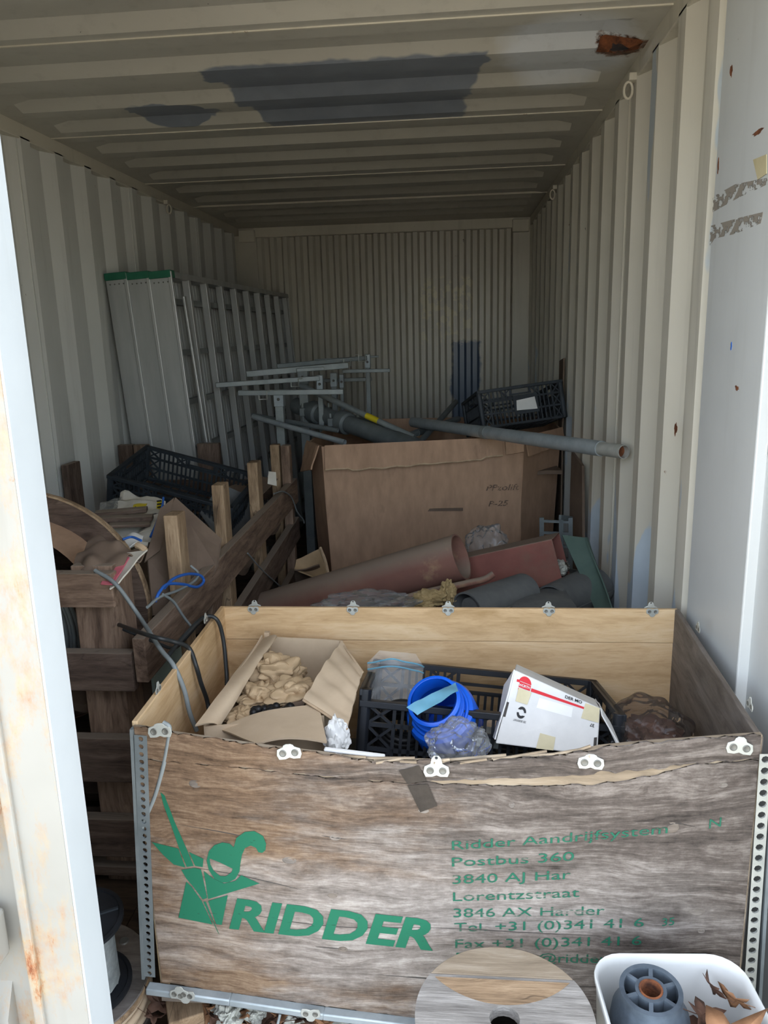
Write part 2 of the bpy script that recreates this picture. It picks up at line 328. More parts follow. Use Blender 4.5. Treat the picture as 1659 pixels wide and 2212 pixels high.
class MB:
    def __init__(s): s.v = []; s.f = []
    def add(s, vs, fs, M=None):
        b = len(s.v); s.v += [(M @ Vector(p)) if M is not None else Vector(p) for p in vs]; s.f += [tuple(i + b for i in f) for f in fs]; return s
    def box(s, size, M=None, c=(0, 0, 0)):
        x, y, z = [d / 2 for d in size]; c = Vector(c)
        vs = [c + Vector((i * x, j * y, k * z)) for i in (-1, 1) for j in (-1, 1) for k in (-1, 1)]
        return s.add(vs, [(0, 1, 3, 2), (4, 6, 7, 5), (0, 4, 5, 1), (2, 3, 7, 6), (0, 2, 6, 4), (1, 5, 7, 3)], M)
    def mm(s, a, b, M=None):
        a, b = Vector(a), Vector(b); return s.box(b - a, M, (a + b) / 2)
    def lathe(s, prof, n=24, M=None, close=True):
        vs = [(r * math.cos(2 * PI * i / n), r * math.sin(2 * PI * i / n), z) for r, z in prof for i in range(n)]
        fs = [(a * n + i, a * n + (i + 1) % n, (a + 1) * n + (i + 1) % n, (a + 1) * n + i) for a in range(len(prof) - 1) for i in range(n)]
        if close: fs += [tuple(range(n))[::-1], tuple(range((len(prof) - 1) * n, len(prof) * n))]
        return s.add(vs, fs, M)
    def ring(s, prof, n=24, M=None):
        # closed profile revolved
        k = len(prof)
        vs = [(r * math.cos(2 * PI * i / n), r * math.sin(2 * PI * i / n), z) for r, z in prof for i in range(n)]
        fs = [(a * n + i, a * n + (i + 1) % n, ((a + 1) % k) * n + (i + 1) % n, ((a + 1) % k) * n + i) for a in range(k) for i in range(n)]
        return s.add(vs, fs, M)
    def tube(s, pts, r, n=8, M=None, caps=True):
        pts = [Vector(p) for p in pts]; up = None; vs = []
        for i, p in enumerate(pts):
            d = (pts[min(i + 1, len(pts) - 1)] - pts[max(i - 1, 0)]).normalized()
            if up is None:
                up = d.orthogonal().normalized()
            up = (up - up.dot(d) * d).normalized(); q = d.cross(up)
            rr = r[i] if isinstance(r, (list, tuple)) else r
            vs += [p + rr * (math.cos(2 * PI * k / n) * up + math.sin(2 * PI * k / n) * q) for k in range(n)]
        m = len(pts)
        fs = [(a * n + i, a * n + (i + 1) % n, (a + 1) * n + (i + 1) % n, (a + 1) * n + i) for a in range(m - 1) for i in range(n)]
        if caps: fs += [tuple(range(n))[::-1], tuple(range((m - 1) * n, m * n))]
        return s.add(vs, fs, M)
    def pipe(s, p0, p1, r, w=0.003, n=20):
        # hollow pipe
        p0, p1 = Vector(p0), Vector(p1); L = (p1 - p0).length
        return s.ring([(r, 0), (r, L), (r - w, L), (r - w, 0)], n, axisM(p0, p1 - p0))
    def bar(s, p0, p1, w, h, up=(0, 0, 1)):
        p0, p1 = Vector(p0), Vector(p1)
        return s.box(((p1 - p0).length, w, h), frame((p0 + p1) / 2, p1 - p0, up))
    def prism(s, poly, h, M=None, holes=()):
        loops = [[Vector((p[0], p[1], 0)) for p in poly]] + [[Vector((p[0], p[1], 0)) for p in hl] for hl in holes]
        flat = [p for lp in loops for p in lp]; n = len(flat)
        tri = geometry.tessellate_polygon(loops)
        vs = [(p.x, p.y, 0) for p in flat] + [(p.x, p.y, h) for p in flat]
        fs = [tuple(t)[::-1] for t in tri] + [tuple(i + n for i in t) for t in tri]; b = 0
        for lp in loops:
            k = len(lp); fs += [(b + i, b + (i + 1) % k, n + b + (i + 1) % k, n + b + i) for i in range(k)]; b += k
        return s.add(vs, fs, M)
    def grid(s, fn, nu, nv):
        vs = [fn(i / nu, j / nv) for j in range(nv + 1) for i in range(nu + 1)]; w = nu + 1
        return s.add(vs, [(j * w + i, j * w + i + 1, (j + 1) * w + i + 1, (j + 1) * w + i) for j in range(nv) for i in range(nu)])
    def shell(s, fn, nu, nv, th):
        # grid with thickness along its normals
        e = 1e-3; w = nu + 1; top = []; bot = []
        for j in range(nv + 1):
            for i in range(nu + 1):
                u, v = i / nu, j / nv; p = Vector(fn(u, v))
                du = Vector(fn(min(u + e, 1), v)) - Vector(fn(max(u - e, 0), v)); dv = Vector(fn(u, min(v + e, 1))) - Vector(fn(u, max(v - e, 0)))
                nn = du.cross(dv); nn = nn.normalized() if nn.length > 1e-12 else Vector((0, 0, 1))
                top.append(p + nn * th / 2); bot.append(p - nn * th / 2)
        N = len(top); fs = []
        for j in range(nv):
            for i in range(nu):
                q = (j * w + i, j * w + i + 1, (j + 1) * w + i + 1, (j + 1) * w + i)
                fs += [q, tuple(k + N for k in q[::-1])]
        rim = [i for i in range(w)] + [j * w + nu for j in range(1, nv + 1)] + [nv * w + i for i in range(nu - 1, -1, -1)] + [j * w for j in range(nv - 1, 0, -1)]
        fs += [(rim[k], N + rim[k], N + rim[(k + 1) % len(rim)], rim[(k + 1) % len(rim)]) for k in range(len(rim))]
        return s.add(top + bot, fs)
    def ico(s, c, rad, sub=2, fn=None):
        t = (1 + 5 ** 0.5) / 2
        v = [Vector(p).normalized() for p in ((-1, t, 0), (1, t, 0), (-1, -t, 0), (1, -t, 0), (0, -1, t), (0, 1, t), (0, -1, -t), (0, 1, -t), (t, 0, -1), (t, 0, 1), (-t, 0, -1), (-t, 0, 1))]
        f = [(0, 11, 5), (0, 5, 1), (0, 1, 7), (0, 7, 10), (0, 10, 11), (1, 5, 9), (5, 11, 4), (11, 10, 2), (10, 7, 6), (7, 1, 8), (3, 9, 4), (3, 4, 2), (3, 2, 6), (3, 6, 8), (3, 8, 9), (4, 9, 5), (2, 4, 11), (6, 2, 10), (8, 6, 7), (9, 8, 1)]
        for _ in range(sub):
            mid = {}; nf = []
            def g(a, b):
                k = (min(a, b), max(a, b))
                if k not in mid: v.append(((v[a] + v[b]) / 2).normalized()); mid[k] = len(v) - 1
                return mid[k]
            for a, b, cc in f:
                x, y, z = g(a, b), g(b, cc), g(cc, a); nf += [(a, x, z), (b, y, x), (cc, z, y), (x, y, z)]
            f = nf
        c = Vector(c); rad = Vector(rad) if hasattr(rad, '__len__') else Vector((rad,) * 3)
        vs = []
        for p in v:
            k = fn(p) if fn else 1.0
            vs.append(c + Vector((p.x * rad.x, p.y * rad.y, p.z * rad.z)) * k)
        return s.add(vs, f)
    def mesh(s, name, off, smooth):
        me = bpy.data.meshes.new(name); me.from_pydata([(p - off)[:] for p in s.v], [], s.f); me.update()
        if smooth is not None:
            me.polygons.foreach_set('use_smooth', [True] * len(me.polygons)); me.set_sharp_from_angle(angle=math.radians(smooth))
        return me
    def build(s, name, mat, parent=None, M=None, smooth=35, bevel=0, label=None, origin=True, kind=None, fix=True):
        # vertices in world space (M None) or in the frame M
        if M is None:
            if origin and s.v:
                lo = Vector([min(p[i] for p in s.v) for i in range(3)]); hi = Vector([max(p[i] for p in s.v) for i in range(3)])
                off = Vector(((lo.x + hi.x) / 2, (lo.y + hi.y) / 2, lo.z if parent is None else (lo.z + hi.z) / 2))
            else: off = Vector((0, 0, 0))
            Mw = Matrix.Translation(off)
        else: off = Vector((0, 0, 0)); Mw = M
        me = s.mesh(name, off, smooth); me.materials.append(MT[mat] if isinstance(mat, str) else mat)
        if fix:
            import bmesh
            b = bmesh.new(); b.from_mesh(me); bmesh.ops.recalc_face_normals(b, faces=b.faces); b.to_mesh(me); b.free()
        o = bpy.data.objects.new(name, me); COL.objects.link(o); WM[o] = Mw
        if parent is not None: o.parent = parent; o.matrix_local = WM[parent].inverted() @ Mw
        else: o.matrix_world = Mw
        if bevel:
            bv = o.modifiers.new('bevel', 'BEVEL'); bv.width = bevel; bv.segments = 2; bv.limit_method = 'ANGLE'; bv.angle_limit = math.radians(40)
        if label: o['label'] = label
        if kind: o['kind'] = kind
        return o
def clone(o, parent=None, M=None, label=None):
    c = o.copy(); COL.objects.link(c); Mw = M if M is not None else WM[o]; WM[c] = Mw
    if parent is not None: c.parent = parent; c.matrix_parent_inverse = I4; c.matrix_local = WM[parent].inverted() @ Mw
    else: c.parent = None; c.matrix_world = Mw
    if label: c['label'] = label
    return c
def clone_tree(root, M, label=None):
    # a thing with its parts and their parts, moved from its own frame to the frame M
    rel = M @ WM[root].inverted(); r = clone(root, None, M, label)
    for ch in [k for k in WM if k.parent == root]:
        c = clone(ch, r, rel @ WM[ch])
        for g in [k for k in WM if k.parent == ch]: clone(g, c, rel @ WM[g])
    return r
def board(name, mat, parent, p0, p1, w, h, up=(0, 0, 1), bevel=0.003, label=None):
    # plank from p0 to p1: its own x along the grain, w across, h along up
    p0, p1 = Vector(p0), Vector(p1); M = frame((p0 + p1) / 2, p1 - p0, up)
    return MB().box(((p1 - p0).length, w, h)).build(name, mat, parent, M, None, bevel, label)
def spline(pts, n=10):
    pts = [Vector(p) for p in pts]; P = [pts[0] * 2 - pts[1]] + pts + [pts[-1] * 2 - pts[-2]]; out = []
    for i in range(1, len(P) - 2):
        a, b, c, d = P[i - 1:i + 3]
        for k in range(n):
            t = k / n; out.append(0.5 * ((2 * b) + (c - a) * t + (2 * a - 5 * b + 4 * c - d) * t * t + (3 * b - a - 3 * c + d) * t ** 3))
    return out + [pts[-1]]
def nz(x, y=0, z=0, s=1.0): return noise.noise(Vector((x * s, y * s, z * s)))
def quad(a, b, c, d, crumple=0.0, fr=8.0, sag=None):
    # bilinear patch a-b (u) to d-c (v)
    a, b, c, d = map(Vector, (a, b, c, d)); n = (b - a).cross(d - a).normalized()
    def fn(u, v):
        p = a * (1 - u) * (1 - v) + b * u * (1 - v) + c * u * v + d * (1 - u) * v
        k = crumple * nz(p.x * fr + 3.1, p.y * fr, p.z * fr)
        if sag: k += sag(u, v)
        return p + n * k
    return fn
def text_mesh(body, size=1.0, bold=0.0, shear=0.0):
    cu = bpy.data.curves.new('lettering', 'FONT'); cu.body = body; cu.size = size; cu.offset = bold; cu.shear = shear; cu.resolution_u = 3
    ob = bpy.data.objects.new('lettering', cu); COL.objects.link(ob)
    dg = bpy.context.evaluated_depsgraph_get(); dg.update(); me = bpy.data.meshes.new_from_object(ob.evaluated_get(dg))
    vs = [v.co.copy() for v in me.vertices]; fs = [tuple(p.vertices) for p in me.polygons]
    bpy.data.objects.remove(ob); bpy.data.curves.remove(cu); bpy.data.meshes.remove(me)
    return vs, fs
def lettering(body, p0, p1, hvec, bold=0.0, shear=0.0, lift=(0, -0.0015, 0), surf=None):
    # text from p0 to p1 along its base line, capitals as tall as hvec
    vs, fs = text_mesh(body, 1.0, bold, shear); x0 = min(v.x for v in vs); x1 = max(v.x for v in vs)
    p0, p1, hvec, lift = map(Vector, (p0, p1, hvec, lift)); out = []
    for v in vs:
        p = p0 + (p1 - p0) * ((v.x - x0) / (x1 - x0)) + hvec * (v.y / 0.70)
        if surf: p = surf(p)
        out.append(p + lift)
    return MB().add(out, fs)

# ================================================================ the container
W, H, L = 1.175, 2.39, 5.53
def trapezoid_profile(t0, t1, pitch, a, sl, b, depth, phase=0.0):
    # (t, d) points of a corrugation: flat a at d=0, slope, flat b at d=depth, slope
    pts = []; t = t0 - pitch + phase
    while t < t1 + pitch:
        pts += [(t, 0), (t + a, 0), (t + a + sl, depth), (t + a + sl + b, depth)]; t += pitch
    out = []
    for (ta, da), (tb, db) in zip(pts, pts[1:]):
        for tt in (t0, t1):
            if ta < tt < tb: out.append((tt, da + (db - da) * (tt - ta) / (tb - ta)))
        if t0 <= tb <= t1: out.append((tb, db))
    return sorted(set(out))
def side_wall(name, label, sx, y0, y1, mat, per=4, phase=0.0):
    root = thing(name, label, None, (sx * W, 0, 0), kind='structure')
    y = y0; step = 0.278 * per
    while y < y1 - 0.01:
        ye = min(y + step, y1)
        pr = trapezoid_profile(y, ye, 0.278, 0.072, 0.068, 0.070, 0.036, phase + y0 - y if False else (y0 + phase - y) % 0.278)
        mb = MB()
        vs = [(sx * (W + d), t, z) for z in (0.0, 2.34) for t, d in pr]; n = len(pr)
        mb.add(vs, [(i, i + 1, n + i + 1, n + i) for i in range(n - 1)])
        mb.build('wall_sheet', mat, root, smooth=20, origin=False)
        # weld seam
        d = [q for q in pr if abs(q[0] - ye) < 1e-6]
        if d and ye < y1 - 0.05: MB().mm((sx * (W + d[0][1]) - 0.003, ye - 0.003, 0), (sx * (W + d[0][1]) + 0.003, ye + 0.003, 2.33)).build('weld_seam', mat, root, smooth=None, origin=False)
        y = ye
    return root
wr = side_wall('wall_right', 'corrugated cream container wall along the right side', 1, 1.0, L, 'wall_r', phase=0.05)
wl = side_wall('wall_left', 'corrugated grey-cream container wall along the left side', -1, 0.0, L, 'wall_l', phase=0.02)
# flat sheet and post at the mouth of the right wall
MB().mm((W - 0.001, 0.625, 0), (W + 0.05, 1.0, 2.34)).build('front_sheet', 'flat', wr, smooth=None, origin=False, bevel=0.004)
MB().mm((W + 0.022, 0.0, 0), (W + 0.08, 0.63, 2.34)).build('front_post', 'flat', wr, smooth=None, origin=False, bevel=0.004)
# tape residue, stickers and bare rust on the flat sheet
for nm, poly in (('tape_residue', ((1.1750,1.0056,1.8153), (1.1750,0.8566,1.8168), (1.1750,0.6786,1.7974), (1.1750,0.6759,1.7851), (1.1750,0.8224,1.7859), (1.1750,0.9981,1.7804))),
                 ('tape_residue', ((1.1750,1.0086,1.7508), (1.1750,0.8131,1.7427), (1.1750,0.6859,1.7356), (1.1750,0.6933,1.7159), (1.1750,0.8342,1.7125), (1.1750,0.9718,1.7185), (1.1750,1.0024,1.7062)))):
    c = sum((V(p) for p in poly), V(0, 0, 0)) / len(poly)
    MB().prism([(p[1] - c.y, p[2] - c.z) for p in poly], 0.0006, Matrix(((0, 0, -1, W - 0.0012), (1, 0, 0, c.y), (0, 1, 0, c.z), (0, 0, 0, 1)))).build(nm, 'tape_res', wr, label='brown tape residue on the pale sheet')
for poly, mt in ((((1.1750,0.7577,1.8461), (1.1750,0.6882,1.8420), (1.1750,0.6803,1.8053), (1.1750,0.7239,1.8022)), 'tape_y'), (((1.1970,0.6672,1.3005), (1.1970,0.6316,1.3145), (1.1970,0.6197,1.2595), (1.1970,0.6492,1.2741)), 'paper_w'), (((1.1970,0.6757,1.3284), (1.1970,0.6528,1.3356), (1.1970,0.6316,1.3145), (1.1970,0.6614,1.2965)), 'tape_y')):
    c = sum((V(p) for p in poly), V(0, 0, 0)) / len(poly)
    MB().prism([(p[1] - c.y, p[2] - c.z) for p in poly], 0.0012, Matrix(((0, 0, -1, c.x - 0.002), (1, 0, 0, c.y), (0, 1, 0, c.z), (0, 0, 0, 1)))).build('torn_sticker', mt, wr, label='torn sticker remnant')
random.seed(5)
for (p, sz, mt) in (((1.1740,0.9345,2.0610), (0.016, 0.024), 'rust'), ((1.1740,0.7459,1.8945), (0.05, 0.008), 'rust'), ((1.1740,0.9802,1.8783), (0.008, 0.03), 'rust'), ((1.1740,0.7558,1.3871), (0.022, 0.01), 'rust'), ((1.1740,1.1953,1.2441), (0.022, 0.03), 'rust'), ((1.1740,0.8087,1.4744), (0.006, 0.016), 'wire_b')):
    k = [(sz[0] * 0.55 * (0.5 + 0.8 * random.random()) * math.cos(a * PI / 7), sz[1] * 0.55 * (0.5 + 0.8 * random.random()) * math.sin(a * PI / 7)) for a in range(14)]
    MB().prism(k, 0.001, Matrix(((0, 0, -1, p[0]), (1, 0, 0, p[1]), (0, 1, 0, p[2]), (0, 0, 0, 1)))).build('paint_chip', mt, wr)

# back wall, its posts and header
wb = thing('wall_back', 'dim corrugated steel wall closing the far end', None, (0, L, 0), kind='structure')
for s0, s1 in ((-1.03, -0.35), (-0.35, 0.345), (0.345, 1.04)):
    p2 = trapezoid_profile(s0, s1, 0.1065, 0.034, 0.018, 0.036, 0.030, (-1.03 - s0) % 0.1065)
    n = len(p2); MB().add([(t, L + d, z) for z in (0, 2.335) for t, d in p2], [(i, i + 1, n + i + 1, n + i) for i in range(n - 1)]).build('wall_sheet', 'wall_b', wb, smooth=15, origin=False)
for sx in (-1, 1):
    MB().mm((sx * 1.04 if sx > 0 else -1.26, L - 0.02, 0), (1.26 if sx > 0 else -1.03, L + 0.06, 2.45)).build('corner_post', 'wall_b', wb, smooth=None, origin=False, bevel=0.006)
    MB().mm((1.035 if sx > 0 else -1.165, L - 0.06, 2.28), (1.165 if sx > 0 else -1.035, L + 0.02, 2.375)).build('corner_casting', 'rail', wb, smooth=None, origin=False, bevel=0.006)
t1 = MB().mm((-1.05, L - 0.025, 2.315), (1.05, L + 0.08, 2.41)).build('trim_1', 'rail', smooth=None, origin=False, bevel=0.006); tag(t1, 'cream steel header along the top of the far wall', kind='structure')
MB().mm((-1.3, L + 0.062, -0.05), (1.3, L + 0.10, 2.5)).build('outer_plate', 'rail', wb, smooth=None, origin=False)
# top side rails
for k, sx in ((2, 1), (3, -1)):
    mb = MB(); mb.mm((W - 0.0 if sx > 0 else -W - 0.08, -0.02, 2.33), (W + 0.08 if sx > 0 else -W + 0.0, L + 0.05, 2.44))
    o = mb.build('trim_%d' % k, 'rail', smooth=None, origin=False, bevel=0.004); tag(o, 'long steel top rail over the %s wall' % ('right' if sx > 0 else 'left'), kind='structure')

# roof sheets with pressed ribs that taper out before the rails
BANDS = [0.33, 0.68, 1.03, 1.39, 1.75, 2.10, 2.40, 2.79, 3.11, 3.43, 3.85, 4.20, 4.55, 4.85, 5.15]
SEAMS = [-0.05, 0.47, 1.465, 2.505, 3.56, 4.40, L + 0.05]
ce = thing('ceiling', 'ribbed steel container roof with grey repainted patches', None, (0, 0, H), kind='structure')
def roof_z(y, x, hh=0.03):
    tp = min(max((W - 0.02 - abs(x)) / 0.13, 0), 1)
    for c in BANDS:
        if c - 0.20 <= y <= c + 0.03:
            k = (y - c + 0.20) / 0.06 if y < c - 0.14 else (1 if y < c - 0.03 else (c + 0.03 - y) / 0.06)
            return H + hh * k * tp
    return H
XS = [-W - 0.05, -W + 0.02, -W + 0.085, -W + 0.15, -0.6, 0, 0.6, W - 0.15, W - 0.085, W - 0.02, W + 0.05]
HOLE = (1.03, 1.155, 1.735, 1.815)
for s0, s1 in zip(SEAMS, SEAMS[1:]):
    ys = sorted({s0, s1} | {round(c + k, 4) for c in BANDS for k in (-0.20, -0.14, -0.03, 0.03) if s0 < c + k < s1} | ({HOLE[2], HOLE[3]} if s0 < HOLE[2] < s1 else set()))
    xs = list(XS) if not (s0 < HOLE[2] < s1) else sorted(set(XS[:-3] + [1.03, 1.09, 1.155, W + 0.05]))
    mb = MB(); n = len(xs)
    vs = [(x, y, roof_z(y, x)) for y in ys for x in xs]; fs = []
    for j in range(len(ys) - 1):
        for i in range(n - 1):
            cx, cy = (xs[i] + xs[i + 1]) / 2, (ys[j] + ys[j + 1]) / 2
            if HOLE[0] < cx < HOLE[1] and HOLE[2] < cy < HOLE[3]: continue
            fs.append((j * n + i, (j + 1) * n + i, (j + 1) * n + i + 1, j * n + i + 1))
    mb.add(vs, fs); mb.build('roof_sheet', 'ceil', ce, smooth=12, origin=False, fix=False)
    if s1 < L: MB().mm((-W, s1 - 0.004, H - 0.004), (W, s1 + 0.004, H + 0.01)).build('roof_seam', 'rail', ce, smooth=None, origin=False)
# rusted-through hole with curled edges
random.seed(3); mb = MB(); nn = 28; inner = []; outer = []; curl = []
for k in range(nn):
    a = 2 * PI * k / nn; cx, cy = 1.0925, 1.775; rx, ry = 0.066, 0.044
    ca, sa = math.cos(a), math.sin(a); sq = 1 / max(abs(ca), abs(sa))
    ox, oy = cx + rx * ca * sq, cy + ry * sa * sq; outer.append((ox, oy, roof_z(oy, ox) - 0.001))
    q = 0.45 + 0.3 * random.random(); ix, iy = cx + 0.055 * ca * q, cy + 0.036 * sa * q; inner.append((ix, iy, roof_z(iy, ix) - 0.004 - 0.012 * random.random()))
mb.add(outer + inner, [(k, (k + 1) % nn, nn + (k + 1) % nn, nn + k) for k in range(nn)]); mb.build('rusted_hole_edge', 'rust', ce, smooth=30, origin=False, label='rusted-through hole with ragged edges', fix=False)
MB().mm((0.98, 1.70, H + 0.034), (1.20, 2.10, H + 0.04)).build('added_hole_backing', 'rust_d', ce, smooth=None, origin=False, label='added dark rusty plate closing the hole to the sky')  # added plate that blocks the bright sky behind the hole
# lashing rings under the rails
for p, sx in (((1.1650,1.9066,2.2954), 1), ((1.1650,3.9228,2.2977), 1), ((-1.1650,3.8560,2.2970), -1)):
    r = thing('lashing_ring', 'small white steel lashing ring under the %s' % {0: 'right rail near the roof hole', 1: 'right rail far down the wall', 2: 'left rail above the aluminium platforms'}[0 if p[1] < 2.3 and sx > 0 else (1 if sx > 0 else 2)], 'ring', p, 'lashing rings')
    M = Matrix.Translation(V(p) + V(-sx * 0.012, 0, 0)) @ Matrix.Rotation(PI / 2, 4, 'X')
    MB().tube([(M @ V(0.014 * math.cos(a), 0.026 * math.sin(a), 0)) for a in [2 * PI * i / 16 for i in range(17)]], 0.0045, 8).build('ring', 'rail', r)
    MB().mm((p[0] - 0.014, p[1] - 0.02, p[2] + 0.026), (p[0] + 0.014, p[1] + 0.02, p[2] + 0.05)).build('lug', 'rail', r, bevel=0.003)

# floor and ground outside
fl = thing('floor', 'dark wooden container floor under the junk', None, (0, 0, 0), kind='structure')
for k in range(8):
    x0 = -1.26 + k * 0.315; MB().mm((x0 + 0.0015, -0.02, -0.03), (x0 + 0.3135, L + 0.1, 0.0)).build('floor_board', 'floor', fl, smooth=None, origin=True)
gr = MB().mm((-30, -40, -0.4), (30, 40, -0.17)).build('ground', 'ground', smooth=None); tag(gr, 'sunlit bare ground around the container', kind='structure')
sb = MB().mm((-1.26, -0.10, -0.17), (1.26, -0.02, 0.0)).build('trim_4', 'rail', smooth=None, origin=False); tag(sb, 'steel door sill at the mouth of the container', kind='structure')
hd = MB().mm((-1.26, -0.10, 2.34), (1.26, 0.0, 2.55)).build('trim_5', 'rail', smooth=None, origin=False); tag(hd, 'steel lintel over the mouth of the container', kind='structure')
# the closed left door leaf: box frame, recessed corrugated panel, edge, gasket, locking bar
dr = thing('door_1', 'closed rusty white left door leaf beside the camera', None, (0, -0.02, 0), kind='structure')
MB().mm((-0.085, -0.055, -0.02), (-0.002, 0.0, 2.34)).build('frame_stile', 'door', dr, smooth=None, origin=False, bevel=0.004)
MB().mm((-0.0025, -0.053, -0.02), (0.001, 0.0, 2.34)).build('edge_strip', 'dooredge', dr, smooth=None, origin=False, label='clean pale edge of the door leaf')
MB().mm((-0.086, -0.062, -0.02), (-0.07, -0.05, 2.34)).build('frame_lip', 'door', dr, smooth=None, origin=False, bevel=0.003)
MB().mm((-1.17, -0.035, -0.02), (-0.084, 0.0, 2.34)).build('door_panel', 'door', dr, smooth=None, origin=False)
for k in range(5):
    z = 0.35 + k * 0.42; MB().add([(-1.1, -0.035, z), (-0.13, -0.035, z), (-0.13, -0.06, z + 0.05), (-1.1, -0.06, z + 0.05), (-1.1, -0.06, z + 0.15), (-0.13, -0.06, z + 0.15), (-0.13, -0.035, z + 0.2), (-1.1, -0.035, z + 0.2)], [(0, 1, 2, 3), (3, 2, 5, 4), (4, 5, 6, 7), (1, 6, 5, 2), (0, 3, 4, 7)]).build('pressed_rib', 'door', dr, origin=False)
MB().mm((-0.012, 0.0, 0.0), (0.0, 0.012, 2.33)).build('gasket', 'dooredge', dr, smooth=None, origin=False)
MB().mm((-0.19, -0.09, 0.62), (-0.112, -0.05, 0.70)).build('bar_bracket', 'door', dr, smooth=None, origin=False, bevel=0.006, label='rusty locking bar bracket')
MB().tube([(-0.16, -0.085, 0.0), (-0.16, -0.085, 2.3)], 0.017, 14).build('locking_bar', 'door', dr, origin=False)

# ================================================================ plywood crate with green print
def y_front(x, z):
    # the front sheet bows outwards towards its top
    s = min(max((x + 0.063) / 1.177, 0), 1); t = min(max((z - 0.15) / 0.64, 0), 1.1)
    return 0.335 - 0.055 * math.sin(PI * s) * t * t
def on_front(p): return Vector((p.x, y_front(p.x, p.z), p.z))
TOP = [(-0.0593,0.3345,0.7891), (0.0060,0.3252,0.7827), (0.0825,0.3149,0.7783), (0.1935,0.3023,0.7706), (0.3098,0.2926,0.7637), (0.3794,0.2897,0.7538), (0.4312,0.2881,0.7504), (0.4913,0.2857,0.7572), (0.5758,0.2862,0.7553), (0.6261,0.2865,0.7621), (0.7012,0.2894,0.7669), (0.7676,0.2934,0.7727), (0.8251,0.2970,0.7868), (0.9082,0.3060,0.7928), (0.9921,0.3172,0.7949), (1.0683,0.3282,0.7969), (1.1151,0.3350,0.7978)]
CRK = [(-0.0671,0.3350,0.7153), (0.0569,0.3214,0.7166), (0.1886,0.3082,0.7163), (0.3060,0.3000,0.7089), (0.4032,0.2957,0.7056), (0.4901,0.2936,0.7066), (0.5758,0.2940,0.7050), (0.7032,0.2986,0.7019), (0.8129,0.3053,0.7047), (0.8968,0.3115,0.7155), (0.9550,0.3164,0.7301), (0.9966,0.3206,0.7400), (1.1193,0.3350,0.7458)]
CRU = [(-0.0669,0.3350,0.7174), (0.0571,0.3213,0.7187), (0.1887,0.3080,0.7184), (0.3062,0.2998,0.7110), (0.4033,0.2953,0.7088), (0.4902,0.2928,0.7119), (0.5758,0.2924,0.7155), (0.7025,0.2955,0.7248), (0.8115,0.3022,0.7312), (0.8954,0.3096,0.7365), (0.9542,0.3157,0.7400), (0.9964,0.3204,0.7429), (1.1192,0.3350,0.7476)]
BOT = [(-0.0881,0.3350,0.1915), (0.0869,0.3350,0.1690), (0.2842,0.3350,0.1472), (0.4882,0.3350,0.1310), (0.7634,0.3350,0.1235), (1.1279,0.3350,0.1444)]
def interp(tab, x):
    if x <= tab[0][0]: return tab[0][2]
    for a, b in zip(tab, tab[1:]):
        if x <= b[0]: return a[2] + (b[2] - a[2]) * (x - a[0]) / (b[0] - a[0])
    return tab[-1][2]
XL, XR, YB, ZB, ZT = -0.066, 1.118, 1.003, 0.15, 0.79
crate = thing('plywood_crate', 'large weathered plywood crate with green lettering, full of junk', 'crate', (0.53, 0.66, ZB))
def strip_sheet(lo, hi, nx, nzz, off, th, x0=XL, x1=XR, rag=0.0):
    def fn(u, v):
        x = x0 + (x1 - x0) * u; zl, zh = lo(x), hi(x); z = zl + (zh - zl) * v
        z += rag * nz(x * 45, 3.3, v * 9) * (1 if v in (0, 1) else 0)
        return Vector((x, y_front(x, z) - off, z))
    return MB().shell(fn, nx, nzz, th)
MX = Matrix.Translation((0.53, 0.3, 0.47))
def loc(mb):
    mb.v = [MX.inverted() @ p for p in mb.v]; return mb
fp = loc(strip_sheet(lambda x: interp(BOT, x), lambda x: interp(TOP, x) - 0.004, 60, 16, -0.007, 0.010)).build('front_panel', 'ply_bare', crate, MX, 40)
loc(strip_sheet(lambda x: interp(BOT, x) + 0.002, lambda x: interp(CRK, x), 90, 16, 0.0, 0.003, XL + 0.004, XR - 0.004, 0.006)).build('face_veneer', 'ply_front', fp, MX, 40, label='grey weathered face veneer')
loc(strip_sheet(lambda x: interp(CRU, x), lambda x: interp(TOP, x), 90, 6, 0.001, 0.004, XL + 0.004, XR - 0.004, 0.008)).build('face_veneer', 'ply_front', fp, MX, 40, label='split upper strip of face veneer')
# loose splinters standing along the torn top edge
random.seed(11)
for k in range(14):
    x = random.uniform(0.35, 1.05); z = interp(TOP, x); l = random.uniform(0.03, 0.11)
    board('splinter', 'ply_bare', fp, on_front(V(x, 0, z - 0.002)) + V(0, random.uniform(-0.004, 0.008), 0), on_front(V(x + l, 0, interp(TOP, x + l))) + V(0, random.uniform(-0.004, 0.01), random.uniform(-0.004, 0.005)), 0.003, 0.004, bevel=0)
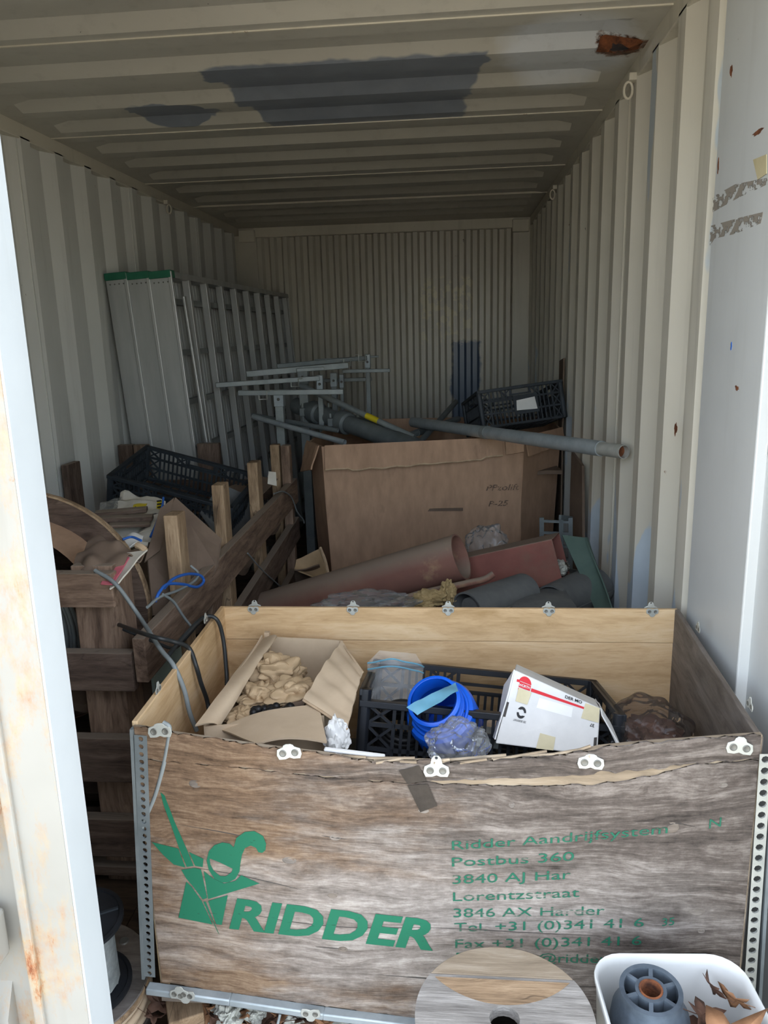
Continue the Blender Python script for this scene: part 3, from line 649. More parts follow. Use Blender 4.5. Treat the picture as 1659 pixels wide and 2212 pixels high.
# long dark splits in the veneer
for pts in (((0.0063,0.3305,0.5766), (0.0965,0.3254,0.5663), (0.1505,0.3230,0.5571), (0.1958,0.3218,0.5425)), ((0.0964,0.3321,0.3803), (0.2063,0.3310,0.3615), (0.3234,0.3303,0.3521), (0.4395,0.3294,0.3565), (0.5382,0.3290,0.3618)), ((0.4640,0.3291,0.3605), (0.5943,0.3292,0.3604), (0.7227,0.3300,0.3576), (0.8913,0.3318,0.3561)), ((0.0249,0.3316,0.4783), (0.1194,0.3287,0.4668), (0.1968,0.3272,0.4515), (0.2733,0.3266,0.4333)), ((0.3933,0.3340,0.2377), (0.5064,0.3341,0.2326), (0.5370,0.3341,0.2297)), ((0.2737,0.3326,0.2996), (0.3052,0.3325,0.2981), (0.3561,0.3325,0.2950)), ((0.9540,0.3232,0.6112), (0.9737,0.3243,0.6166), (1.0106,0.3273,0.6074)), ((0.3008,0.3152,0.5725), (0.3306,0.3145,0.5690), (0.3530,0.3141,0.5668)), ((0.4613,0.3340,0.2357), (0.5103,0.3340,0.2348)), ((0.7946,0.3343,0.2312), (0.8546,0.3344,0.2337))):
    q = spline(pts, 6); n = len(q); MB().tube([p + V(0, -0.0012, 0) for p in q], [0.0003 + 0.0016 * math.sin(PI * (i + 0.5) / n) * (0.6 + 0.5 * abs(nz(i * 0.7, 1))) for i in range(n)], 5).build('split', 'tape_shade', fp)
# knots
for p, rx, rz in (((0.0557,0.3236,0.6725), 0.018, 0.012), ((0.2338,0.3227,0.5090), 0.02, 0.011), ((0.3288,0.3145,0.5698), 0.016, 0.009), ((0.3156,0.3261,0.4289), 0.014, 0.008), ((0.3307,0.3325,0.2968), 0.014, 0.009), ((0.5019,0.3025,0.6428), 0.014, 0.008), ((0.6662,0.3025,0.6602), 0.008, 0.009), ((0.9622,0.3239,0.6082), 0.02, 0.016), ((1.0353,0.3336,0.3753), 0.01, 0.007), ((1.0240,0.3327,0.4199), 0.02, 0.012), ((1.0518,0.3284,0.6958), 0.012, 0.007)):
    MB().lathe([(1, 0), (0.8, 0.5), (0.45, 0.25), (0.001, 0.6)], 14, Matrix.Translation(V(p) + V(0, -0.001, 0)) @ Matrix.Rotation(PI / 2, 4, 'X') @ Matrix.Diagonal((rx * 0.8, rz * 0.8, 0.0025, 1))).build('knot', 'ply_side', fp)
# green print
def decal(poly, mat, name, parent, lift=0.003, hole=None, label=None):
    loops = [[Vector(p) for p in poly]] + ([[Vector(p) for p in hole]] if hole else [])
    flat = [p for lp in loops for p in lp]; tri = geometry.tessellate_polygon([[Vector((p.x, p.z, 0)) for p in lp] for lp in loops])
    mb = MB().add([p + V(0, -lift, 0) for p in flat], [tuple(t) for t in tri])
    return mb.build(name, mat, parent, smooth=None, origin=True, label=label)
emb = MB()
LOGO = [
 ((-0.0205,0.3312,0.6477), (-0.0123,0.3306,0.6416), (0.0030,0.3306,0.5829), (0.0237,0.3308,0.5171), (0.0333,0.3312,0.4825), (0.0185,0.3319,0.4787), (0.0071,0.3316,0.5185), (-0.0052,0.3313,0.5735), (-0.0164,0.3313,0.6181)),
 ((-0.0505,0.3343,0.5319), (0.0045,0.3317,0.5210), (0.0155,0.3320,0.4772), (-0.0089,0.3329,0.4826), (-0.0291,0.3335,0.5034)),
 ((0.0263,0.3308,0.5147), (0.0557,0.3299,0.5007), (0.0523,0.3306,0.4807), (0.0365,0.3311,0.4827)),
 ((0.0061,0.3325,0.4711), (0.0348,0.3313,0.4776), (0.0482,0.3308,0.4754), (0.0550,0.3323,0.4071), (0.0453,0.3326,0.4028), (0.0272,0.3324,0.4336), (0.0144,0.3325,0.4518)),
 ((0.0535,0.3307,0.4718), (0.0708,0.3306,0.4557), (0.0937,0.3303,0.4445), (0.1182,0.3293,0.4526), (0.1313,0.3283,0.4672), (0.1676,0.3280,0.4495), (0.0567,0.3323,0.4045)),
 ((0.0140,0.3326,0.4437), (0.0246,0.3325,0.4317), (0.0433,0.3327,0.3981), (0.0611,0.3334,0.3427), (-0.0108,0.3342,0.3550)),
 ((0.0563,0.3324,0.3999), (0.0993,0.3310,0.4165), (0.0805,0.3331,0.3430), (0.0685,0.3333,0.3441)),
 ((0.0457,0.3326,0.3978), (0.0514,0.3325,0.3982), (0.0638,0.3332,0.3503), (0.0742,0.3337,0.3154), (0.0701,0.3336,0.3250)),
 ((0.1198,0.3260,0.5279), (0.1289,0.3242,0.5555), (0.1478,0.3223,0.5712), (0.1674,0.3210,0.5745), (0.1840,0.3209,0.5641), (0.1888,0.3219,0.5465), (0.1863,0.3230,0.5306), (0.1788,0.3237,0.5237), (0.1712,0.3240,0.5250), (0.1673,0.3235,0.5350), (0.1568,0.3237,0.5397), (0.1445,0.3247,0.5325), (0.1368,0.3259,0.5157), (0.1320,0.3271,0.4950), (0.1234,0.3265,0.5147)),
]
for poly in LOGO: 
    pl = [Vector(p) for p in poly]; emb.add([p + V(0, -0.003, 0) for p in pl], [tuple(t) for t in geometry.tessellate_polygon([[Vector((p.x, p.z, 0)) for p in pl]])])
hx = [V((0.0973,0.3284,0.4948))]
o_ = [V((0.1322,0.3269,0.4973)), V((0.1289,0.3280,0.4766)), V((0.1186,0.3291,0.4577)), V((0.1040,0.3298,0.4484)), V((0.0899,0.3303,0.4466)), V((0.0747,0.3305,0.4546)), V((0.0645,0.3303,0.4743)), V((0.0617,0.3297,0.4967)), V((0.0686,0.3287,0.5196)), V((0.0819,0.3275,0.5349)), V((0.0983,0.3264,0.5424)), V((0.1139,0.3257,0.5409)), V((0.1254,0.3257,0.5283)), V((0.1311,0.3262,0.5130))]
i_ = [V((0.0686,0.3293,0.5026)), V((0.0901,0.3287,0.4942)), V((0.1147,0.3283,0.4815)), V((0.1120,0.3287,0.4732)), V((0.0992,0.3295,0.4623)), V((0.0865,0.3299,0.4623)), V((0.0744,0.3299,0.4741)), V((0.0689,0.3297,0.4882))]
fl_ = [p + V(0, -0.003, 0) for p in o_ + i_]; emb.add(fl_, [tuple(t) for t in geometry.tessellate_polygon([[Vector((p.x, p.z, 0)) for p in o_], [Vector((p.x, p.z, 0)) for p in i_]])])
emb.build('knight_emblem', 'print_g', fp, smooth=None, origin=False, label='green knight emblem', fix=False)
def stencil(body, p0, p1, hv, name, mat, bold=0.0, shear=0.0, label=None):
    lettering(body, p0, p1, hv, bold, shear, (0, -0.003, 0), on_front).build(name, mat, fp, smooth=None, origin=False, label=label, fix=False, kind='stuff' if mat == 'print_gw' else None)
stencil('RIDDER', (0.0958,0.3330,0.3383), (0.5144,0.3317,0.3079), V((0.5206,0.3279,0.3792)) - V((0.5144,0.3317,0.3079)), 'lettering', 'print_g', 0.035, 0.18, 'bold green lettering RIDDER')
for body, a, b, h in (('Ridder Aandrijfsystem', (0.5545,0.3133,0.5530), (0.9570,0.3241,0.5963), 0.0215), ('Postbus 360', (0.5542,0.3174,0.5128), (0.7859,0.3199,0.5333), 0.0215), ('3840 AJ Har', (0.5552,0.3212,0.4708), (0.7814,0.3229,0.4909), 0.0215), ('Lorentzstraat', (0.5558,0.3246,0.4290), (0.7996,0.3261,0.4488), 0.0215),
                      ('3846 AX Harder', (0.5565,0.3273,0.3895), (0.8492,0.3292,0.4081), 0.0215), ('Tel. +31 (0)341 41 6', (0.5576,0.3294,0.3542), (0.9254,0.3315,0.3821), 0.0215), ('Fax +31 (0)341 41 6', (0.5595,0.3314,0.3135), (0.9235,0.3326,0.3399), 0.0215), ('E-mail info@ridder', (0.5615,0.3327,0.2812), (0.8585,0.3333,0.2930), 0.0215), ('35', (0.9604,0.3320,0.3853), (0.9829,0.3324,0.3886), 0.018), ('N', (1.0329,0.3290,0.6052), (1.0547,0.3305,0.6095), 0.02)):
    stencil(body, a, b, V(0, 0, h), 'lettering', 'print_gw', 0.0, 0.0, None)
# dark tape across the crack
decal([(0.4581,0.2898,0.7349), (0.4953,0.2870,0.7490), (0.5092,0.2924,0.7137), (0.4728,0.2939,0.7059)], 'tape_shade', 'tape', fp, 0.005, label='strip of dark tape')
decal([(0.4727,0.2945,0.7016), (0.5107,0.2935,0.7063), (0.5281,0.3005,0.6566), (0.4956,0.3028,0.6402)], 'tape_shade', 'tape', fp, 0.004, label='strip of dark tape')
# inner sides: back panel of three strips, two ends, bottom
bpn = MB().mm((-0.57, -0.006, -0.05), (0.60, 0.006, 0.05)); Mb = Matrix.Translation((0.535, YB, 0.735))
back = MB().box((1.235, 0.012, 0.095)).build('back_panel', 'ply_in', crate, Matrix.Translation((0.534, YB, 0.7425)), None, 0.002, label='top strip of clean yellow back panel')
MB().box((1.235, 0.012, 0.41)).build('back_panel', 'ply_in', crate, Matrix.Translation((0.534, YB + 0.002, 0.489)), None, 0.002)
MB().box((1.235, 0.012, 0.13)).build('back_panel', 'ply_in', crate, Matrix.Translation((0.534, YB, 0.218)), None, 0.002)
def end_panel(x0, y0, x1, y1, z1a, z1b, mat, lab):
    p0, p1 = V(x0, y0, 0), V(x1, y1, 0); M = frame(V((x0 + x1) / 2, (y0 + y1) / 2, 0.47), p1 - p0)
    l = (p1 - p0).length / 2
    vs = [(-l, -0.006, -0.32), (l, -0.006, -0.32), (l, -0.006, z1b - 0.47), (-l, -0.006, z1a - 0.47), (-l, 0.006, -0.32), (l, 0.006, -0.32), (l, 0.006, z1b - 0.47), (-l, 0.006, z1a - 0.47)]
    return MB().add(vs, [(0, 1, 2, 3), (7, 6, 5, 4), (0, 4, 5, 1), (1, 5, 6, 2), (2, 6, 7, 3), (3, 7, 4, 0)]).build('end_panel', mat, crate, M, None, 0.002, label=lab)
end_panel(-0.066, 0.345, -0.084, 1.003, 0.792, 0.792, 'ply_in', 'yellowish left end panel'); end_panel(1.118, 0.345, 1.150, 1.003, 0.785, 0.79, 'ply_side', 'grey right end panel')
MB().mm((-0.07, 0.34, 0.135), (1.14, 1.0, 0.15)).build('bottom_panel', 'ply_side', crate)
# perforated corner strips
def perforated(name, p0, p1, w, n, lab, mat='zinc'):
    p0, p1 = V(p0), V(p1); M = frame(p0, p1 - p0, (0, -1, 0)); Lx = (p1 - p0).length; c = Lx / n; mb = MB()
    for k in range(n):
        cx = (k + 0.5) * c; rr = min(c, w) * 0.33
        sq = [(cx - c / 2, -w / 2), (cx, -w / 2), (cx + c / 2, -w / 2), (cx + c / 2, 0), (cx + c / 2, w / 2), (cx, w / 2), (cx - c / 2, w / 2), (cx - c / 2, 0)]
        an = [-3 * PI / 4, -PI / 2, -PI / 4, 0, PI / 4, PI / 2, 3 * PI / 4, PI]
        vs = [(x, y, 0) for x, y in sq] + [(cx + rr * math.cos(a), rr * math.sin(a), 0) for a in an] + [(cx + rr * math.cos(a), rr * math.sin(a), -0.004) for a in an]
        mb.add(vs, [(i, (i + 1) % 8, 8 + (i + 1) % 8, 8 + i) for i in range(8)] + [(8 + i, 8 + (i + 1) % 8, 16 + (i + 1) % 8, 16 + i) for i in range(8)], M)
    return mb.build(name, mat, crate, smooth=None, label=lab)
perforated('corner_strip', V((-0.0866,0.3350,0.2069)) + V(0, -0.006, 0), V((-0.0483,0.3330,0.7722)) + V(0, -0.006, 0), 0.026, 34, 'perforated dull steel corner strip', 'galv_dull')
MB().bar(V((-0.0943,0.3350,0.2006)) + V(-0.006, 0, 0), V((-0.0619,0.3348,0.7838)) + V(-0.004, 0, 0), 0.016, 0.006, (1, 0, 0)).build('corner_angle', 'galv_dull', crate)
perforated('corner_strip', V((1.1369,0.3350,0.1675)) + V(0, -0.006, 0), V((1.1238,0.3350,0.7599)) + V(0, -0.006, 0), 0.022, 26, 'perforated zinc corner strip')
MB().bar(V((1.1461,0.3350,0.1625)) + V(0.012, 0, 0), V((1.1293,0.3350,0.7628)) + V(0.010, 0, 0), 0.016, 0.006, (1, 0, 0)).build('corner_angle', 'galv_dull', crate)
# bottom rail
q = [V(p) + V(0, -0.010, 0) for p in ((-0.0921,0.3350,0.1818), (0.0865,0.3350,0.1643), (0.2840,0.3350,0.1413), (0.4881,0.3350,0.1239), (0.7636,0.3350,0.1166), (1.1374,0.3350,0.1372))]
mb = MB()
for a, b in zip(q, q[1:]): mb.bar(a, b + (b - a).normalized() * 0.002, 0.022, 0.016)
mb.build('bottom_rail', 'galv', crate, bevel=0.003, label='galvanised bottom rail')
# zinc clips: a plate with two rivets and a lug
CLIP = [(-0.026, -0.004), (-0.022, -0.013), (-0.008, -0.013), (0.0, -0.010), (0.008, -0.013), (0.022, -0.013), (0.026, -0.004), (0.024, 0.008), (0.012, 0.014), (0.010, 0.024), (0.005, 0.031), (-0.005, 0.031), (-0.010, 0.024), (-0.012, 0.014), (-0.024, 0.008)]
def clip(p, nrm, up=(0, 0, 1), s=1.0, lug=1.0, roll=0.0):
    z = V(nrm).normalized(); y = (V(up) - V(up).dot(z) * z).normalized(); x = y.cross(z)
    M = Matrix(((x.x, y.x, z.x, p[0]), (x.y, y.y, z.y, p[1]), (x.z, y.z, z.z, p[2]), (0, 0, 0, 1))) @ Matrix.Rotation(roll, 4, 'Z')
    ol = [(a * s, (b if b < 0.012 else 0.012 + (b - 0.012) * lug) * s) for a, b in CLIP]
    hole = [(0.0032 * s * math.cos(2 * PI * k / 8), 0.012 * s + (0.0145 * lug + 0.0032 * math.sin(2 * PI * k / 8)) * s) for k in range(8)] if lug > 0.6 else None
    c = MB().prism(ol, 0.0022 * s, None, (hole,) if hole else ()).build('clip', 'zinc', crate, M, None, 0.0006)
    for sx in (-1, 1):
        MB().lathe([(0.0075 * s, 0.0), (0.0075 * s, 0.0028 * s), (0.006 * s, 0.0036 * s), (0.005 * s, 0.003 * s), (0.0001, 0.003 * s)], 14).build('rivet', 'zinc_d', c, M @ Matrix.Translation((sx * 0.0125 * s, 0, 0)))
for (p, l, r) in (((-0.0054,0.3267,0.7856), 0.3, 0.05), ((0.2527,0.2973,0.7634), 0.35, 0.1), ((0.5275,0.2883,0.7396), 1.0, 0), ((0.8059,0.2988,0.7565), 0.3, -0.05), ((1.0744,0.3295,0.7750), 0.55, -0.1)):
    clip(V(p) + V(0, -0.006, 0), (0, -1, 0.1), (0, 0, 1), 0.92, l, r)
for p, r in (((-0.0177,0.3350,0.1839), 0), ((0.2598,0.3350,0.1515), PI), ((-0.0049,0.3350,0.1800), PI)): clip(V(p) + V(0, -0.022, 0), (0, -1, 0.1), (0, 0, 1), 0.8, 0.5, r)
for x in (0.005, 0.283, 0.545, 0.815, 1.085): clip((x, YB - 0.008, 0.785), (0, -1, 0.02), (0, 0, -1), 0.62, 0.6); 
for x in (0.005, 0.283, 0.545, 0.815, 1.085): clip((x, YB + 0.008, 0.785), (0, 1, 0.02), (0, 0, 1), 0.72, 0.9)
for p in ((-0.0800,0.8198,0.8284), (-0.0740,0.4719,0.8046)): clip(V(p) + V(0.008, 0, -0.006), (1, 0, 0), (0, 0, 1), 0.6, 0.9)
for p in ((1.1450,0.7713,0.8333), (1.1300,0.4030,0.8247)): clip(V(p) + V(-0.012, 0, -0.006), (-1, 0, 0), (0, 0, 1), 0.6, 0.9)
# the blocks that carry it
for k, x in enumerate((0.02, 0.55, 1.05)):
    b = board('wooden_block', 'timber_d', None, (x, 0.42, 0.066), (x, 0.95, 0.066), 0.09, 0.132)
    tag(b, ('rough timber runner under the left end of the plywood crate', 'rough timber runner under the middle of the plywood crate', 'rough timber runner under the right end of the plywood crate')[k], 'timber', 'runners under the plywood crate')

# ================================================================ things inside the plywood crate
def sheet_thing(name, mat, label, cat, fn, nu, nv, th, parent=None, smooth=50, plabel=None):
    o = MB().shell(fn, nu, nv, th).build(name, mat, parent, smooth=smooth, label=plabel)
    if parent is None: tag(o, label, cat)
    return o
# --- open torn carton
box = thing('open_carton', 'torn open brown carton with splayed flaps and crumpled paper inside', 'box', (0.0909,0.8522,0.5200))
A1, A2 = (0.0551,0.9500,0.7247), (0.2582,0.9400,0.7173)
B1, B2 = (0.0297,0.5500,0.6679), (0.2605,0.5600,0.6810)
def down(p, h): return V(p[0], p[1], p[2] - h)
sheet_thing('back_side', 'board_p', 0, 0, quad(A1, A2, down(A2, 0.2), down(A1, 0.2), 0.006, 9), 14, 14, 0.004, box)
sheet_thing('left_side', 'board_p', 0, 0, quad((0.0426,0.9300,0.7354), (0.0165,0.5000,0.7017), down((0.0165,0.5000,0.7017), 0.15), down((0.0426,0.9300,0.7354), 0.2), 0.006, 9), 14, 10, 0.004, box)
sheet_thing('right_side', 'board_p', 0, 0, quad(A2, (0.2604,0.6200,0.6662), down((0.2604,0.6200,0.6662), 0.15), down(A2, 0.2), 0.006, 9), 14, 10, 0.004, box)
sheet_thing('front_side', 'board_p', 0, 0, quad((0.0162,0.5000,0.6973), (0.2717,0.5600,0.6982), down((0.2717,0.5600,0.6982), 0.15), down((0.0162,0.5000,0.6973), 0.15), 0.004, 9), 14, 8, 0.004, box)
sheet_thing('bottom', 'board_p', 0, 0, quad((-0.0186,0.6815,0.5600), (0.2366,0.7366,0.5600), (0.2359,1.0256,0.5600), (0.0018,1.0182,0.5600), 0.002, 9), 8, 8, 0.004, box)
sheet_thing('flap', 'board_p', 0, 0, quad((0.0113,0.4700,0.7179), (0.0401,0.5200,0.6846), (0.0908,0.9000,0.7454), (0.0339,0.9300,0.7179), 0.012, 11, lambda u, v: 0.012 * math.sin(PI * u)), 10, 16, 0.004, box, plabel='long bent left flap')
sheet_thing('flap', 'board_p', 0, 0, quad((0.2178,0.6000,0.7140), (0.3286,0.5200,0.6863), (0.3404,0.7200,0.7285), (0.2675,0.8800,0.7397), 0.006, 14, lambda u, v: 0.010 * math.sin(PI * v) + 0.003 * math.sin(v * 26)), 10, 28, 0.004, box, plabel='creased right flap')
sheet_thing('flap', 'board_p', 0, 0, quad((0.0400,0.5200,0.6823), (0.2526,0.6000,0.7032), (0.2972,0.4400,0.6981), (0.1551,0.4200,0.7041), 0.004, 9, lambda u, v: -0.012 * math.sin(PI * u)), 14, 10, 0.004, box, plabel='folded-out front flap')
for a, b in (((0.2185,0.5970,0.7155), (0.3290,0.5170,0.6880)), ((0.2639,0.8800,0.7397), (0.3407,0.7180,0.7294))): MB().tube(spline([a, (V(a) + V(b)) / 2 + V(0, 0, 0.002), b], 8), 0.0035, 5).build('torn_edge', 'board_e', box)
MB().mm(V((0.0544,0.9300,0.6980)) + V(-0.006, 0, -0.03), V((0.0544,0.9300,0.6980)) + V(0.008, 0.012, 0.045)).build('corner_tab', 'board_e', box)
# crumpled kraft paper
def crumple(seed, amp, fr):
    def k(p):
        q = p * fr + Vector((seed * 3.7, seed * 1.3, seed * 0.7)); a = abs(noise.noise(q)); b = abs(noise.noise(q * 2.3)); return 1 + amp * (0.9 * a + 0.5 * b - 0.35)
    return k
for k, (c, rad, sd, lb) in enumerate((((0.1098,0.8000,0.6844), (0.075, 0.05, 0.05), 1, 'big crumpled ball of brown kraft paper at the back of the open carton'), ((0.0876,0.7000,0.6637), (0.055, 0.06, 0.035), 2, 'smaller crumpled brown paper on the left inside the open carton'), ((0.1741,0.7000,0.6774), (0.07, 0.06, 0.035), 5, 'brown packing paper wad on the right inside the open carton'), ((0.0690,0.6000,0.6649), (0.035, 0.035, 0.025), 7, 'small pale wad of paper at the front corner of the open carton'))):
    o = MB().ico(c, rad, 4, crumple(sd, 0.75, 1.15)).build('crumpled_paper', 'kraft', smooth=18); tag(o, lb, 'paper', 'packing paper in the open carton')
random.seed(2)
mb = MB(); c0 = V((0.1456,0.6000,0.6711))
for k in range(34):
    mb.ico(c0 + V(random.uniform(-0.045, 0.045), random.uniform(-0.02, 0.03), random.uniform(-0.012, 0.012) + 0.006), random.uniform(0.009, 0.013), 1)
o = mb.build('rubber_grip', 'rubber', smooth=60); tag(o, 'knobbly black rubber piece lying on paper in the open carton', 'rubber part')
o = MB().shell(quad((0.1543,0.6200,0.6759), (0.2124,0.6200,0.6829), (0.2130,0.6600,0.6920), (0.1828,0.6600,0.6879), 0.004, 20), 6, 5, 0.003).build('cardboard_scrap', 'board_d'); tag(o, 'dark brown cardboard scrap behind the knobbly rubber piece', 'cardboard')
# white woven bag under the right flap
o = MB().ico((0.3055,0.5200,0.6681), (0.028, 0.03, 0.045), 3, crumple(9, 0.5, 2)).build('crumpled_bag', 'paper_w', smooth=30); tag(o, 'crumpled white bag under the right flap of the open carton', 'bag')
# white strip on the front edge
o = board('plastic_strip', 'paper_w', None, V((0.3108,0.3350,0.7467)), V((0.4289,0.3300,0.7369)), 0.012, 0.006); tag(o, 'flat white strip lying inside the front edge of the plywood crate', 'strip')

# --- black lattice crates
def lattice_wall(w, h, nslat, mid=(0.5,), grip=True, braces=True, low=0.0):
    # wall in its own frame: x along, z up, thin in y; rim, bars, slats, x-braced corners and a grip hole
    mb = MB(); t = 0.006
    mb.box((w, 0.012, 0.014), None, (0, 0, h - 0.007)); mb.box((w, t, 0.012), None, (0, 0, 0.006))
    for m in mid: mb.box((w, t, 0.010), None, (0, 0, h * m))
    cw = w * 0.13
    for s in (-1, 1):
        mb.box((0.012, 0.010, h), None, (s * (w / 2 - 0.006), 0, h / 2)); mb.box((0.008, t, h), None, (s * (w / 2 - cw), 0, h / 2))
        if braces:
            xs = (s * (w / 2 - 0.012), s * (w / 2 - cw)); zs = [0.0] + [h * m for m in mid] + [h - 0.01]
            for z0, z1 in zip(zs, zs[1:]):
                mb.bar((xs[0], 0, z0), (xs[1], 0, z1), t, 0.007, (0, 1, 0)); mb.bar((xs[0], 0, z1), (xs[1], 0, z0), t, 0.007, (0, 1, 0))
    zt = h - 0.014; zg = h * max(mid) if grip else zt
    for k in range(nslat):
        x = -(w / 2 - cw) + (2 * (w / 2 - cw)) * (k + 1) / (nslat + 1)
        top = zt if not (grip and abs(x) < w * 0.13) else h * max(mid)
        mb.box((0.007, t, top), None, (x, 0, top / 2))
    if grip:
        mb.box((w * 0.26, t, 0.008), None, (0, 0, h - 0.042))
        for s in (-1, 1):
            mb.box((0.010, t, 0.04), None, (s * w * 0.115, 0, h - 0.026))
            mb.bar((s * w * 0.13, 0, h - 0.014), (s * w * 0.24, 0, h * max(mid)), t, 0.008, (0, 1, 0)); mb.bar((s * w * 0.24, 0, h - 0.014), (s * w * 0.13, 0, h * max(mid)), t, 0.008, (0, 1, 0))
    return mb
def lattice_crate(name, label, M, lx, ly, h, mat, n=(22, 14), front_low=0.0, mid=(0.36, 0.68)):
    r = thing(name, label, 'crate', M=M)
    for s in (-1, 1):
        hh = h - (front_low if s < 0 else 0)
        lattice_wall(lx, hh, n[0], mid, grip=(s > 0 or front_low == 0)).build('long_side', mat, r, M @ Matrix.Translation((0, s * (ly / 2 - 0.006), 0)), None)
        lattice_wall(ly, h, n[1], mid).build('short_side', mat, r, M @ Matrix.Translation((s * (lx / 2 - 0.006), 0, 0)) @ Matrix.Rotation(PI / 2, 4, 'Z'), None)
    mb = MB()
    for s in (-1, 1):
        mb.box((lx + 0.012, 0.016, 0.016), None, (0, s * (ly / 2), h - 0.008 - (front_low if s < 0 else 0))); mb.box((0.016, ly + 0.012, 0.016), None, (s * (lx / 2), 0, h - 0.008))
        for q in (-1, 1): mb.lathe([(0.014, 0), (0.014, h)], 12, Matrix.Translation((s * (lx / 2 - 0.006), q * (ly / 2 - 0.006), 0)))
    mb.build('rim', mat, r, M, 30, 0.002)
    mb = MB()
    for k in range(9): mb.box((lx - 0.02, 0.006, 0.008), None, (0, -ly / 2 + 0.02 + k * (ly - 0.04) / 8, 0.004))
    for k in range(13): mb.box((0.006, ly - 0.02, 0.008), None, (-lx / 2 + 0.02 + k * (lx - 0.04) / 12, 0, 0.004))
    mb.build('base_grid', mat, r, M, None)
    return r
ax = (V(0.923, 0.895, 0.656) - V(0.334, 0.9, 0.707)).normalized(); cM = frame(V(0.625, 0.745, 0.475), ax, (0.05, 0.22, 1))
bc = lattice_crate('plastic_crate', 'black plastic lattice crate tilted inside the plywood crate, holding a blue keg', cM, 0.585, 0.33, 0.20, 'black', front_low=0.025)
# --- coiled black hose rings in the black crate
hs = thing('rubber_bellows', 'stacked black ribbed rubber rings in the black crate left of the blue keg', 'rubber part', V((0.4342,0.7000,0.6091)) - V(0, 0, 0.05))
Mh = axisM(V((0.4338,0.7000,0.5907)), (0.15, -0.45, 0.85))
for k in range(5): MB().ring([(0.060 - 0.002 * k + 0.010 * math.cos(a), 0.016 * k - 0.03 + 0.0085 * math.sin(a)) for a in [2 * PI * i / 8 for i in range(8)]], 32, Mh).build('rubber_ring', 'rubber', hs, smooth=60)
MB().lathe([(0.052, -0.04), (0.050, 0.03), (0.044, 0.035)], 24, Mh, False).build('sleeve', 'rubber', hs, smooth=60)
# --- blue keg
kc = V((0.5137,0.6000,0.7192)); kd = V(-0.22, -0.62, 0.76).normalized(); Mk = axisM(kc, kd)
keg = thing('blue_keg', 'bright blue plastic keg lying open-mouthed in the black crate', 'keg', kc + V(0.03, 0.06, -0.10))
MB().lathe([(0.0535, 0.0), (0.058, -0.002), (0.0595, -0.008), (0.058, -0.014), (0.055, -0.018), (0.055, -0.030), (0.060, -0.034), (0.061, -0.040), (0.058, -0.044), (0.060, -0.050), (0.078, -0.060), (0.083, -0.072), (0.083, -0.185), (0.078, -0.20), (0.05, -0.205), (0.001, -0.205), (0.001, -0.197), (0.074, -0.195), (0.077, -0.075), (0.054, -0.052), (0.0505, -0.03), (0.0505, -0.001)], 40, Mk, False).build('keg_body', 'blue', keg, smooth=35)
for z, rr in ((-0.006, 0.0575), (-0.037, 0.0595), (-0.052, 0.066)): MB().ring([(rr + 0.0045 * math.cos(a), z + 0.0035 * math.sin(a)) for a in [2 * PI * i / 8 for i in range(8)]], 40, Mk).build('neck_ring', 'blue', keg, smooth=60)
o = MB().shell(quad((0.4575,0.5350,0.7336), (0.5635,0.6000,0.7626), (0.5694,0.5650,0.7598), (0.4820,0.5200,0.7245), 0.008, 30), 14, 6, 0.0012).build('blue_film_scrap', 'film_b', smooth=40); tag(o, 'crinkled pale blue film scrap hanging over the mouth of the blue keg', 'film')
# --- zip bag standing against the back of the black crate
zb = thing('zip_bag', 'clear zip-lock bag standing at the left back of the black crate', 'bag', (0.4132,0.7200,0.6349))
P00, P10, P11, P01 = V((0.3546,0.7400,0.6358)), V((0.4728,0.7600,0.6027)), V((0.4826,0.8400,0.6903)), V((0.3401,0.8200,0.7076))
for s in (-1, 1):
    MB().grid(quad(P00, P10, P11, P01, 0.012, 14, lambda u, v: s * (0.004 + 0.030 * math.sin(PI * u) * v ** 1.5) + 0.006 * nz(u * 4, v * 4, s)), 16, 16).build('bag_side', 'film', zb, smooth=60, fix=False)
for v_, up in ((0.98, 0), (0.84, 0)):
    f = quad(P00, P10, P11, P01, 0.012, 14, lambda u, v: (0.004 + 0.030 * math.sin(PI * u) * v ** 1.5) + 0.006 * nz(u * 4, v * 4, 1))
    MB().tube([f(i / 16, v_) for i in range(17)], 0.0022, 6).build('zip_seal', 'film_b', zb)
MB().grid(quad(P01, P11, V((0.4626,0.8500,0.7212)), V((0.3709,0.8400,0.7334)), 0.01, 20), 10, 5).build('bag_lip', 'film', zb, smooth=60, fix=False)
# --- clear bag at the front rim
def bag(name, label, c, rad, seed, mat='film', amp=0.5, sub=4, fr=1.25, group=None):
    o = MB().ico(c, rad, sub, crumple(seed, amp, fr)).build(name, mat, smooth=25); return tag(o, label, 'bag', group)
bag('clear_bag', 'crumpled clear plastic bag in front of the blue keg by the front rim', (0.5685,0.5000,0.6712), (0.062, 0.045, 0.055), 3)
